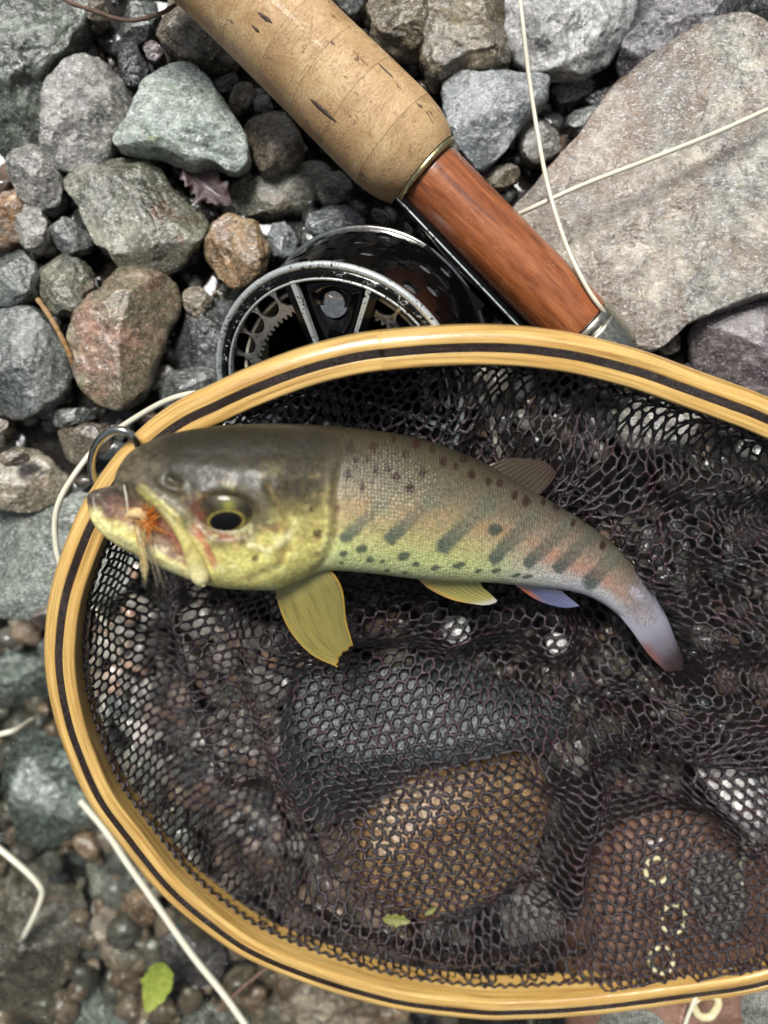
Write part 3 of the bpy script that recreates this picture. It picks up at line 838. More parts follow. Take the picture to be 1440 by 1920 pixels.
# deep gouges in the cork
def gouge(px, py, half, ang, wid):
    t0 = rod_t(px, py)
    V0, f0 = ico(3)
    r_ = random.Random(int(px))
    best = None
    for th in np.linspace(-1.4, 1.4, 281):
        pt = rE + t0 * rd + grip_r(t0) * (math.cos(th) * r_up + math.sin(th) * r_sd)
    # search the surface point that projects on the pixel
    T, TH = np.meshgrid(np.linspace(tC0, tC0 + 9, 400), np.linspace(-1.45, 1.45, 240), indexing='ij')
    S = rE + T[..., None] * rd + np.array([[grip_r(x) for x in T[:, 0]]]).T[..., None] * (np.cos(TH)[..., None] * r_up + np.sin(TH)[..., None] * r_sd)
    d = np.linalg.norm(pix(S) - np.array((px, py)), axis=-1)
    i, j = np.unravel_index(np.argmin(d), d.shape)
    pt, th = S[i, j], TH[i, j]
    nn = math.cos(th) * r_up + math.sin(th) * r_sd
    ta = np.cross(nn, rd)
    ax = rd * math.cos(ang) + ta * math.sin(ang)
    ay = np.cross(nn, ax)
    V = np.array([pt + v[0] * half * ax + (v[1] * wid * (1 + 0.5 * mnoise.noise((v[0] * 3 + px, 0.3, 0.1))) + 0.35 * wid * mnoise.noise((v[0] * 4, px, 1))) * ay + v[2] * 0.05 * nn - 0.028 * nn for v in V0])
    ring_ = [o for a, b, o in cork_rings if a - 0.01 <= T[i, j] <= b + 0.01][0]
    mesh_obj('cork_pit', V, f0, M['pit'], ring_, rod['_o'][:])
gouge(612, 212, 0.58, 0.06, 0.075)
gouge(724, 133, 0.34, 0.0, 0.04)
gouge(497, 34, 0.28, 0.15, 0.06)
gouge(480, 55, 0.16, 0.0, 0.05)
gouge(598, 256, 0.20, 0.1, 0.045)

# ------------------------------------------------------------------ reel
RR = 3.64
rc_f = P(630, 738, 2.5)
n_ax = np.array((-0.45, -0.893, 0)) * math.sin(math.radians(38)) + np.array((0, 0, math.cos(math.radians(38))))
n_ax /= np.linalg.norm(n_ax)
x_ax = np.array((1.0, 0, 0)) - n_ax * n_ax[0]; x_ax /= np.linalg.norm(x_ax)
y_ax = np.cross(n_ax, x_ax)
def RL(p):
    p = np.asarray(p, float)
    return rc_f + p[..., 0:1] * x_ax + p[..., 1:2] * y_ax + p[..., 2:3] * n_ax
def turn(prof, seg=120, a0=0, a1=2 * np.pi):
    prof = np.array(prof, float)
    full = abs(a1 - a0 - 2 * np.pi) < 1e-6
    th = np.linspace(a0, a1, seg, endpoint=not full)
    L = np.stack((prof[:, 0][:, None] * np.cos(th), prof[:, 0][:, None] * np.sin(th), np.repeat(prof[:, 1][:, None], len(th), 1)), -1)
    return RL(L.reshape(-1, 3)), grid_faces(len(prof), len(th), close_v=full)
reel = empty('fly_reel', rc_f - 3.4 * n_ax)
tag(reel, 'black fly reel with silver worn rim hanging from the rod', 'fishing reel')
RO = reel['_o'][:]
def reel_part(name, geo, mat, parent=None, sm=True):
    parent = parent or reel
    return mesh_obj(name, geo[0], geo[1], mat, parent, RO, smooth_shade=sm)
# front rim: worn outer bead, black face, worn inner lip
front = reel_part('rim_face', turn([(RR * 0.895, -0.10), (RR * 0.898, 0.0), (RR * 0.90, 0.008), (RR * 0.953, 0.008), (RR * 0.954, -0.10)]), M['half_worn'])
reel_part('rim_bead', turn([(RR * 0.955, -0.005), (RR * 0.965, 0.035), (RR * 0.982, 0.05), (RR, 0.02), (RR * 1.006, -0.06), (RR * 1.0, -0.14), (RR * 0.97, -0.16)]), M['worn'], front)
mw = M['worn']
reel_part('rim_lip', turn([(RR * 0.872, -0.16), (RR * 0.874, 0.006), (RR * 0.882, 0.018), (RR * 0.892, 0.014), (RR * 0.894, -0.1)]), mw, front)
# spokes, thin and worn bright, in pairs that flank three black panels
def bar(a, r0, r1, w0, w1, z0, z1, side=0.0):
    d = np.array((math.cos(a), math.sin(a))); q = np.array((-d[1], d[0]))
    pts = []
    for r, w in ((r0, w0), (r1, w1)):
        for s in (-1, 1):
            pts.append(np.r_[d * r + q * (s * w + side), z1])
            pts.append(np.r_[d * r + q * (s * w * 1.25 + side), z0])
    V = RL(np.array(pts))
    Fc = [(0, 2, 6, 4), (1, 5, 7, 3), (0, 4, 5, 1), (2, 3, 7, 6), (0, 1, 3, 2), (4, 6, 7, 5)]
    return V, Fc
def wedge_plate(a0, a1, r0, r1, z, th, hole_r, hole_at, nseg=20):
    """flat sector with one round hole; hole_at = radius of the hole's centre"""
    am = 0.5 * (a0 + a1)
    hc = np.array((math.cos(am), math.sin(am))) * hole_at
    outer = []
    for s in np.linspace(a0, a1, nseg): outer.append((r1 * math.cos(s), r1 * math.sin(s)))
    for s in np.linspace(r1, r0, nseg)[1:]: outer.append((s * math.cos(a1), s * math.sin(a1)))
    for s in np.linspace(a1, a0, nseg)[1:]: outer.append((r0 * math.cos(s), r0 * math.sin(s)))
    for s in np.linspace(r0, r1, nseg)[1:-1]: outer.append((s * math.cos(a0), s * math.sin(a0)))
    outer = np.array(outer)
    d = outer - hc
    inner = hc + d / np.linalg.norm(d, axis=1)[:, None] * hole_r
    n = len(outer)
    top = np.c_[outer, np.full(n, z)]
    it = np.c_[inner, np.full(n, z)]
    it2 = np.c_[inner, np.full(n, z - th)]
    ot2 = np.c_[outer, np.full(n, z - th)]
    V = np.vstack((ot2, top, it, it2))
    return RL(V), grid_faces(4, n, close_v=True)
for k in range(3):
    am = math.radians(90.8 + 120 * k)
    for sgn in (-1, 1):
        a = am + sgn * math.radians(18.2)
        sp_ = reel_part('spoke', bar(a, RR * 0.22, RR * 0.90, 0.04, 0.07, -0.16, 0.004, side=sgn * 0.04), mw, sm=False)
        reel_part('spoke_web', bar(a, RR * 0.22, RR * 0.90, 0.09, 0.15, -0.2, -0.02, side=sgn * 0.16), M['black_clean'], sp_, sm=False)
    pn_ = reel_part('spool_panel', wedge_plate(am - math.radians(17.4), am + math.radians(17.4), RR * 0.30, RR * 0.868, -0.20, 0.35, RR * 0.082, RR * 0.70), M['black_clean'], sm=False)
    hc_ = np.array((math.cos(am), math.sin(am))) * RR * 0.70
    reel_part('hole_backing', (RL(np.array([np.r_[hc_ + RR * 0.11 * np.array((math.cos(q), math.sin(q))), -0.235 - 0.12 * math.sin(q)] for q in np.linspace(0, 2 * np.pi, 24, endpoint=False)])), [tuple(range(24))]), M['steel'], pn_, sm=False)
# drilled silver plate with a toothed inner edge
def drilled_plate(nh, r0, r1, rh, hr, z, th):
    parts = []
    st = 2 * np.pi / nh
    for k in range(nh):
        parts.append(wedge_plate(k * st, (k + 1) * st, r0, r1, z, th, hr, rh, 12))
    return merge(parts)
plate_ = reel_part('drilled_plate', drilled_plate(26, RR * 0.69, RR * 0.93, RR * 0.812, RR * 0.088, -0.26, 0.10), M['alu'], sm=False)
def gear():
    n = 84 * 4
    V = []
    for i in range(n):
        a = 2 * np.pi * i / n
        r = RR * (0.655 if (i // 2) % 2 else 0.682)
        for z in (-0.262, -0.36):
            V.append((r * math.cos(a), r * math.sin(a), z))
    for i in range(n):
        a = 2 * np.pi * i / n
        for z in (-0.262, -0.36):
            V.append((RR * 0.692 * math.cos(a), RR * 0.692 * math.sin(a), z))
    Fc = []
    for i in range(n):
        j = (i + 1) % n
        Fc += [(2 * i, 2 * j, 2 * j + 1, 2 * i + 1), (2 * i, 2 * n + 2 * i, 2 * n + 2 * j, 2 * j)]
    return RL(np.array(V)), Fc
reel_part('toothed_ring', gear(), M['alu'], plate_, sm=False)
reel_part('hub', turn([(RR * 0.26, -0.9), (RR * 0.26, 0.0), (RR * 0.24, 0.02), (0.02, 0.02)]), M['black_clean'])
reel_part('back_plate', turn([(0.02, -3.6), (RR * 0.9, -3.6), (RR * 0.9, -3.54), (0.02, -3.54)]), M['black_clean'])
# white backing wound on the spool, seen through the drilled holes
t_ = NT('pale_fly_line')
n_ = t_.noise(t_.attr('lc').outputs['Vector'], 3.0, 5, 0.7)
M['line'] = t_.out(Base_Color=t_.ramp(n_, [(0.3, rgba((196, 192, 168))), (0.7, rgba((226, 223, 204)))]), Roughness=0.38, Coat_Weight=0.3, Normal=t_.bump(n_, 0.15, 0.02), Subsurface_Weight=0.1, Subsurface_Scale=0.05)
hel = []
for i in range(14 * 60):
    a = 2 * np.pi * i / 60
    hel.append((RR * 0.80 * math.cos(a), RR * 0.80 * math.sin(a), -0.41 - 0.115 * i / 60))
V, fc, lc = tube_geo(RL(np.array(hel)), 0.055, 7)
mesh_obj('wound_line', V, fc, M['line'], reel, RO, attrs={'lc': lc})
# drilled drum wall
def drum():
    parts = []
    nA, rows = 22, 4
    zt, zb = -0.17, -3.50
    for k in range(nA):
        for r_ in range(rows):
            a0 = 2 * np.pi * (k + 0.5 * (r_ % 2)) / nA
            a1 = a0 + 2 * np.pi / nA
            z1 = zt + (zb - zt) * r_ / rows
            z0 = zt + (zb - zt) * (r_ + 1) / rows
            hole = 0.25 if (k + r_) % 2 else 0.15
            n = 24
            sq = []
            for s in np.linspace(-1, 1, 7)[:-1]: sq.append((s, -1))
            for s in np.linspace(-1, 1, 7)[:-1]: sq.append((1, s))
            for s in np.linspace(1, -1, 7)[:-1]: sq.append((s, 1))
            for s in np.linspace(1, -1, 7)[:-1]: sq.append((-1, s))
            sq = np.array(sq)
            A = 0.5 * (a0 + a1) + sq[:, 0] * 0.5 * (a1 - a0)
            Z = 0.5 * (z0 + z1) + sq[:, 1] * 0.5 * (z1 - z0)
            ang = np.arctan2(sq[:, 1], sq[:, 0])
            HA = 0.5 * (a0 + a1) + np.cos(ang) * hole / RR
            HZ = 0.5 * (z0 + z1) + np.sin(ang) * hole
            R1, R2 = RR * 0.985, RR * 0.958
            rings = [np.stack((R_ * np.cos(a_), R_ * np.sin(a_), z_), -1) for R_, a_, z_ in ((R1, A, Z), (R1, HA, HZ), (R2, HA, HZ))]
            parts.append((RL(np.vstack(rings)), grid_faces(3, n, close_v=True)))
    return merge(parts)
drum_ = reel_part('drum_wall', drum(), M['black_clean'], sm=False)
reel_part('inner_wall', turn([(RR * 0.953, -0.30), (RR * 0.953, -3.50)]), M['grey_wall'], drum_)
reel_part('back_rim', turn([(RR * 0.96, -3.48), (RR * 1.0, -3.49), (RR * 1.012, -3.54), (RR * 1.012, -3.62), (RR * 0.99, -3.67), (RR * 0.9, -3.66)]), M['steel'], drum_)
# foot: black bar between the drum and the reel seat
fa, fb = P(742, 374, 2.35), P(985, 630, 1.25)
fd = (fb - fa) / np.linalg.norm(fb - fa)
fs = np.array((fd[1], -fd[0], 0)); fs /= np.linalg.norm(fs)
fu = np.cross(fs, fd); fu = fu if fu[2] > 0 else -fu
foot_ = reel_part('foot', box_geo((fa + fb) / 2 - 0.05 * fs, (fb - fa) / 2, fs * 0.17, fu * 0.34), M['black_clean'], sm=False)
reel_part('foot_edge', box_geo((fa + fb) / 2 + fu * 0.35 + 0.05 * fs * 1.0, (fb - fa) / 2, fs * 0.022, fu * 0.02), M['worn'], foot_, sm=False)
pa_, pb_ = (fa + fb) / 2 - fs * 0.1 - fu * 0.1, rc_f + (-1.2) * n_ax
reel_part('foot_stem', box_geo((pa_ * 0.75 + pb_ * 0.25), fd * 1.2, (pb_ - pa_) / np.linalg.norm(pb_ - pa_) * 0.8, fu * 0.14), M['black_clean'], foot_, sm=False)
th_ = np.linspace(0, 2 * np.pi, 120)
for zz in np.linspace(-3.6, -0.1, 18):
    for q in np.linspace(0.1, 1, 8):
        hm_add(RL(np.stack((RR * q * np.cos(th_), RR * q * np.sin(th_), np.full(120, zz)), -1)))
# ------------------------------------------------------------------ landing net: frame
TILT = math.radians(-17)                 # the frame leans on rod and reel: its far side lies lower
K_T = math.tan(TILT)
RIM_ZT = 5.25
RIM_YT = (960 - 652) / F * (H - RIM_ZT)
def ring_pt(px, py):
    D = (H - RIM_ZT - K_T * RIM_YT) / (1 - K_T * (960 - py) / F)
    return P(px, py, H - D)
ring_px = [(720, 663), (870, 652), (1020, 659), (1170, 690), (1320, 742), (1440, 786), (1570, 850), (1700, 950), (1790, 1080), (1820, 1230), (1790, 1400), (1720, 1560), (1620, 1700), (1540, 1790), (1440, 1843),
           (1293, 1868), (1127, 1889), (960, 1900), (880, 1897), (747, 1880), (613, 1843), (480, 1790), (393, 1733), (317, 1667), (247, 1583), (187, 1500), (143, 1400), (120, 1320),
           (110, 1247), (113, 1180), (124, 1113), (146, 1047), (172, 985), (212, 918), (262, 858), (325, 804), (400, 764), (500, 720), (610, 684)]
ring_c = catmull([ring_pt(*q) for q in ring_px], 900, True)
ring_c = resample(ring_c, 720, True)
RN = np.array((0, math.sin(TILT), math.cos(TILT)))          # the frame plane's normal
RU = np.array((1.0, 0, 0)); RV = np.cross(RN, RU)                                     # in-plane axes
tan_ = np.roll(ring_c, -1, 0) - np.roll(ring_c, 1, 0); tan_ /= np.linalg.norm(tan_, axis=1)[:, None]
outw = np.cross(tan_, RN)
ring_mid = ring_c.mean(0)
if ((ring_c - ring_mid) * outw).sum() < 0:
    outw = -outw
ring_s = np.r_[0, np.cumsum(np.linalg.norm(np.diff(ring_c, axis=0), axis=1))]

def bamboo_mat():
    t = NT('golden_bamboo')
    lc = t.attr('lc').outputs['Vector']
    mp = t.n('Mapping', {'Vector': lc, 'Scale': (0.10, 3.2, 3.2)}).outputs[0]
    n1 = t.noise(mp, 2.2, 7, 0.65, 0.3)
    col = t.ramp(n1, [(0.30, rgba((146, 104, 50))), (0.45, rgba((194, 154, 84))), (0.66, rgba((220, 186, 116)))])
    mp2 = t.n('Mapping', {'Vector': lc, 'Scale': (0.22, 8.0, 8.0)}).outputs[0]
    n2 = t.noise(mp2, 1.8, 5, 0.7)
    col = t.mix(1.0, col, t.ramp(n2, [(0.30, g(0.50)), (0.48, g(0.98)), (0.72, g(1.18))]), 'MULTIPLY')
    n3 = t.noise(lc, 0.35, 4, 0.6)
    col = t.mix(t.rng(n3, 0.5, 0.75, 0, 0.3), col, rgba((206, 152, 80)))
    n4 = t.noise(lc, 5.0, 5, 0.75)
    col = t.mix(t.rng(n4, 0.68, 0.74, 0, 0.55), col, rgba((112, 70, 30)))
    return t.out(Base_Color=col, Roughness=t.rng(n4, 0.3, 0.7, 0.2, 0.45), Normal=t.bump(t.math('ADD', n2, t.math('MULTIPLY', n4, 0.6)), 0.22, 0.05), Coat_Weight=0.6, Coat_Roughness=0.09, Coat_Normal=t.bump(t.noise(lc, 3.0, 4, 0.6), 0.12, 0.1))
M['bamboo'] = bamboo_mat()
def wenge_mat():
    t = NT('dark_wenge')
    lc = t.attr('lc').outputs['Vector']
    mp = t.n('Mapping', {'Vector': lc, 'Scale': (0.5, 14.0, 14.0)}).outputs[0]
    n1 = t.noise(mp, 2.0, 6, 0.7)
    col = t.ramp(n1, [(0.3, rgba((18, 10, 7))), (0.55, rgba((40, 25, 18))), (0.75, rgba((86, 62, 46)))])
    n3 = t.noise(lc, 7.0, 6, 0.75)
    nw = t.noise(lc, 0.22, 3, 0.5)
    return t.out(Base_Color=col, Roughness=t.rng(n3, 0.35, 0.65, 0.16, 0.45), Normal=t.bump(t.math('ADD', n1, n3), 0.9, 0.07), Specular_IOR_Level=0.3, Coat_Weight=t.rng(nw, 0.40, 0.56, 0.1, 1.0), Coat_Roughness=0.06, Coat_Normal=t.bump(n3, 0.9, 0.10))
M['wenge'] = wenge_mat()

net = empty('landing_net', ring_mid - RN * 1.2)
tag(net, 'wooden landing net with golden and dark laminated rim and black mesh bag', 'landing net')
NO = net['_o'][:]
def lam(name, prof, mat, wob=0.0):
    prof = np.array(prof, float)                    # (outward, height) round the strip
    n, m = len(ring_c), len(prof)
    ss = np.arange(n) / n * 2 * np.pi
    dw = 0.014 * fbm(np.stack((ring_s * 0.5, 0 * ring_s, 0 * ring_s), -1) + 5.5, 3)             # hand-planed strips are never quite even
    V = ring_c[:, None] + (prof[None, :, 0:1] + dw[:, None, None]) * outw[:, None] + prof[None, :, 1:2] * RN
    lc = np.zeros((n, m, 3))
    lc[..., 0] = ring_s[:, None]
    lc[..., 1] = prof[None, :, 0]
    lc[..., 2] = prof[None, :, 1]
    f = grid_faces(n, m, close_u=True, close_v=True)
    return mesh_obj(name, V.reshape(-1, 3), f, mat, net, NO, attrs={'lc': lc.reshape(-1, 3)})
hb = -1.12
def arc(cx, cy, r, a0, a1, n=6):
    return [(cx + r * math.cos(a), cy + r * math.sin(a)) for a in np.linspace(math.radians(a0), math.radians(a1), n)]
lam('inner_strip', [(-0.106, hb + 0.02), (-0.106, -0.004), (-0.12, 0.0)] + arc(-0.34, -0.09, 0.09, 90, 180, 7) + [(-0.43, -0.4), (-0.43, -0.8)] + arc(-0.31, hb + 0.12, 0.12, 180, 270, 5), M['bamboo'])
lam('dark_strip', [(-0.102, hb), (-0.102, -0.012), (-0.09, 0.004), (-0.04, 0.008), (0.04, 0.008), (0.09, 0.004), (0.102, -0.012), (0.102, hb)], M['wenge'])
lam('outer_strip', [(0.106, hb + 0.02)] + arc(0.32, hb + 0.2, 0.2, 270, 360, 5) + [(0.52, -0.7), (0.52, -0.46)] + arc(0.16, -0.36, 0.36, 0, 90, 10) + [(0.125, 0.0), (0.106, -0.004)], M['bamboo'])
# ------------------------------------------------------------------ wading boot under the lower right of the net
def leather_mat():
    t = NT('brown_wet_leather')
    co = t.coord('Object', False)
    n1 = t.noise(co, 0.7, 6, 0.65, 0.4)
    n2 = t.noise(co, 9.0, 6, 0.7)
    col = t.ramp(n1, [(0.3, rgba((84, 62, 50))), (0.5, rgba((120, 90, 74))), (0.72, rgba((156, 124, 106)))])
    col = t.mix(1.0, col, t.ramp(n2, [(0.3, g(0.7)), (0.7, g(1.25))]), 'MULTIPLY')
    return t.out(Base_Color=col, Roughness=0.42, Normal=t.bump(n2, 0.5, 0.1), Coat_Weight=0.25)
M['leather'] = leather_mat()
def weave_mat():
    t = NT('grey_woven_fabric')
    co = t.coord('Object', False)
    v = t.n('TexVoronoi', {'Vector': co, 'Scale': 9.0, 'Randomness': 0.5})
    n = t.noise(co, 2.0, 5, 0.6)
    col = t.mix(1.0, t.ramp(n, [(0.3, rgba((92, 92, 86))), (0.7, rgba((150, 150, 140)))]), t.ramp(v.outputs['Distance'], [(0.0, g(1.2)), (0.7, g(0.4))]), 'MULTIPLY')
    return t.out(Base_Color=col, Roughness=0.8, Normal=t.bump(v.outputs['Distance'], -0.9, 0.12))
M['weave'] = weave_mat()
t_ = NT('cream_plastic')
n_ = t_.noise(t_.coord('Object', False), 6.0, 5, 0.7)
M['cream'] = t_.out(Base_Color=t_.ramp(n_, [(0.3, rgba((186, 176, 132))), (0.7, rgba((216, 208, 170)))]), Roughness=0.4, Normal=t_.bump(n_, 0.2, 0.05))
BZ = -3.0
bpoly = [(1100, 1600), (1120, 1540), (1180, 1490), (1260, 1475), (1340, 1500), (1420, 1570), (1500, 1660), (1580, 1800), (1600, 2000), (1500, 2080), (1180, 2080), (1080, 2000), (1050, 1850), (1060, 1700)]
V, fcs, c = stone_geo(bpoly, BZ, 2.0, 2.0, 900, rough=0.5, cuts=0, sharp=2.6, N=110, tilt=(0, 0.10))
boot = empty('wading_boot', (float(c[0]), float(c[1]), float(V[:, 2].min())))
tag(boot, 'brown leather wading boot with cream lace hooks under the net at lower right', 'boot')
hm_add(V + np.array((0, 0, 0.34)))
mesh_obj('upper', V, fcs, M['leather'], boot, boot['_o'][:])
BV = V
def boot_z(px, py):
    q = pix(BV); m = BV[:, 2] > BZ
    d = np.linalg.norm(q[m] - np.array((px, py)), axis=1)
    i = np.argsort(d)[:3]
    return float(BV[m][i, 2].mean())
def patch(name, poly, mat, lift):
    """panel that follows the boot's surface"""
    p = resample(chaikin(np.array(poly, float), 2), 56, True)
    ctr = p.mean(0)
    rings = []
    for k, f in enumerate(np.linspace(0.02, 1, 12)):
        q = ctr + (p - ctr) * f
        rings.append([P(a, b, boot_z(a, b) + lift * (1 if k < 11 else 0.2)) for a, b in q])
    Vp = np.array(rings).reshape(-1, 3)
    return mesh_obj(name, Vp, grid_faces(12, 56, close_v=True), mat, boot, boot['_o'][:])
patch('tongue', [(1290, 1600), (1350, 1590), (1400, 1640), (1400, 1730), (1350, 1780), (1300, 1720)], M['weave'], 0.10)
patch('side_panel', [(1400, 1840), (1470, 1820), (1520, 1900), (1480, 1990), (1400, 1960), (1385, 1890)], M['weave'], 0.10)
patch('side_panel', [(1120, 1895), (1220, 1890), (1260, 1930), (1220, 1990), (1120, 1990)], M['weave'], 0.08)
patch('leather_strip', [(1110, 1650), (1160, 1610), (1210, 1620), (1200, 1670), (1140, 1720), (1100, 1710)], M['leather'], 0.12)
patch('leather_strip', [(1270, 1880), (1380, 1850), (1400, 1940), (1340, 1990), (1270, 1980)], M['leather'], 0.10)
def hook(px, py, r, name='lace_hook'):
    z = boot_z(px, py) + 0.16
    pts = [P(px + r * math.cos(a) * 0.9, py + r * math.sin(a), z + 0.06 * math.sin(a)) for a in np.linspace(0, 2 * np.pi, 40, endpoint=False)]
    tube(name, pts, 0.085, M['cream'], boot, 10, closed=True)
hook(1232, 1632, 24); hook(1262, 1722, 26); hook(1240, 1800, 24)
# the square hook outside the rim, and its cord
z = boot_z(1325, 1888) + 0.2
sq = [(1296, 1880), (1318, 1862), (1344, 1868), (1348, 1884), (1332, 1908), (1310, 1906)]
pts = resample(np.array([P(a, b, z) for a, b in chaikin(np.array(sq, float), 1)]), 48, True)
tube('lace_hook', pts, 0.13, M['cream'], boot, 12, closed=True)
tube('lace', catmull(np.array([P(1306, 1866, z + 0.1), P(1298, 1885, z + 0.12), P(1288, 1910, z), P(1276, 1950, z - 0.1)]), 40), 0.07, M['line'], boot, 10)
# ------------------------------------------------------------------ the trout's shape (the bag is draped round it, so it comes first)
# upper and lower outline at each station, height of the axis, half thickness as a share of the half depth
ST = [((165, 928), (165, 950), 7.25, 0.8), ((176, 919), (177, 980), 7.25, 0.75), ((200, 913), (200, 1006), 7.3, 0.72), ((222, 907), (222, 1022), 7.35, 0.72), ((230, 876), (230, 1027), 7.38, 0.72),
      ((250, 847), (250, 1037), 7.4, 0.72), ((285, 827), (285, 1053), 7.42, 0.72), ((330, 812), (330, 1075), 7.42, 0.70), ((380, 803), (380, 1093), 7.4, 0.69), ((440, 797), (440, 1104), 7.35, 0.68),
      ((510, 795), (505, 1106), 7.25, 0.68), ((570, 796), (562, 1088), 7.1, 0.68), ((625, 799), (615, 1069), 6.95, 0.68), ((680, 805), (680, 1073), 6.75, 0.68), ((745, 814), (740, 1080), 6.5, 0.68),
      ((806, 828), (800, 1087), 6.2, 0.68), ((862, 848), (862, 1090), 5.9, 0.67), ((918, 873), (918, 1092), 5.6, 0.66), ((975, 905), (962, 1096), 5.2, 0.65), ((1030, 938), (1006, 1100), 4.8, 0.64),
      ((1082, 969), (1050, 1105), 4.4, 0.62), ((1130, 1003), (1088, 1113), 4.0, 0.60), ((1174, 1042), (1122, 1127), 3.6, 0.58), ((1208, 1080), (1150, 1146), 3.2, 0.55), ((1231, 1115), (1174, 1167), 2.85, 0.5), ((1246, 1150), (1196, 1188), 2.72, 0.38), ((1252, 1166), (1206, 1200), 2.66, 0.2)]
NS, NR = 520, 200
FD = -1.72                                   # the stations above are for a frame that stands higher
arr = np.array([(u[0], u[1], l[0], l[1], z + FD, k) for u, l, z, k in ST], float)
st_s = np.r_[0, np.cumsum(np.linalg.norm(np.diff((arr[:, :2] + arr[:, 2:4]) / 2, axis=0), axis=1))]
tt = np.linspace(0, st_s[-1], NS)
def interp_c(x, xp, fp):
    """smooth interpolation through the stations (Hermite with limited slopes)"""
    h = np.diff(xp); d = np.diff(fp) / h
    m = np.zeros(len(xp)); m[1:-1] = np.where(d[:-1] * d[1:] > 0, 2 * d[:-1] * d[1:] / (d[:-1] + d[1:] + 1e-12), 0); m[0] = d[0]; m[-1] = d[-1]
    i = np.clip(np.searchsorted(xp, x) - 1, 0, len(h) - 1)
    t = (x - xp[i]) / h[i]
    return ((2 * t ** 3 - 3 * t ** 2 + 1) * fp[i] + (t ** 3 - 2 * t ** 2 + t) * h[i] * m[i] + (-2 * t ** 3 + 3 * t ** 2) * fp[i + 1] + (t ** 3 - t ** 2) * h[i] * m[i + 1])
S_ = np.stack([interp_c(tt, st_s, arr[:, k]) for k in range(6)], -1)
up3 = np.array([P(a[0], a[1], a[4]) for a in S_]); lo3 = np.array([P(a[2], a[3], a[4]) for a in S_])
fc_ = (up3 + lo3) / 2
fa_ = np.linalg.norm(up3 - lo3, axis=1) / 2
fU = (up3 - lo3) / (2 * fa_[:, None])
fth = np.linspace(0, 2 * np.pi, NR, endpoint=False)          # 0 = back, pi/2 = flank towards the sky, pi = belly
fth = fth + 0.22 * np.sin(2 * fth) * 0
fb_ = fa_ * S_[:, 5]
round_end = smooth(0, 26, tt) ** 0.5 * 0.9 + 0.1
cs, sn = np.cos(fth), np.sin(fth)
ex = 0.92
CU = np.sign(cs) * np.abs(cs) ** ex; SU = np.sign(sn) * np.abs(sn) ** ex
FV = fc_[:, None] + (fa_[:, None] * CU)[..., None] * fU[:, None] + ((fb_ * round_end)[:, None] * SU)[..., None] * np.array((0, 0, 1.0))
FPX = pix(FV.reshape(-1, 3))
T_V = np.tile(np.arccos(np.clip(CU, -1, 1)) / np.pi, NS)     # 0 back .. 1 belly
T_V = np.tile((1 - CU) / 2, NS)
S_V = np.repeat(tt, NR)                                      # along the fish, in photograph pixels
W_V = np.tile(np.clip(sn, 0, 1) ** 0.6, NS)                  # only the flank that faces up is sculpted strongly

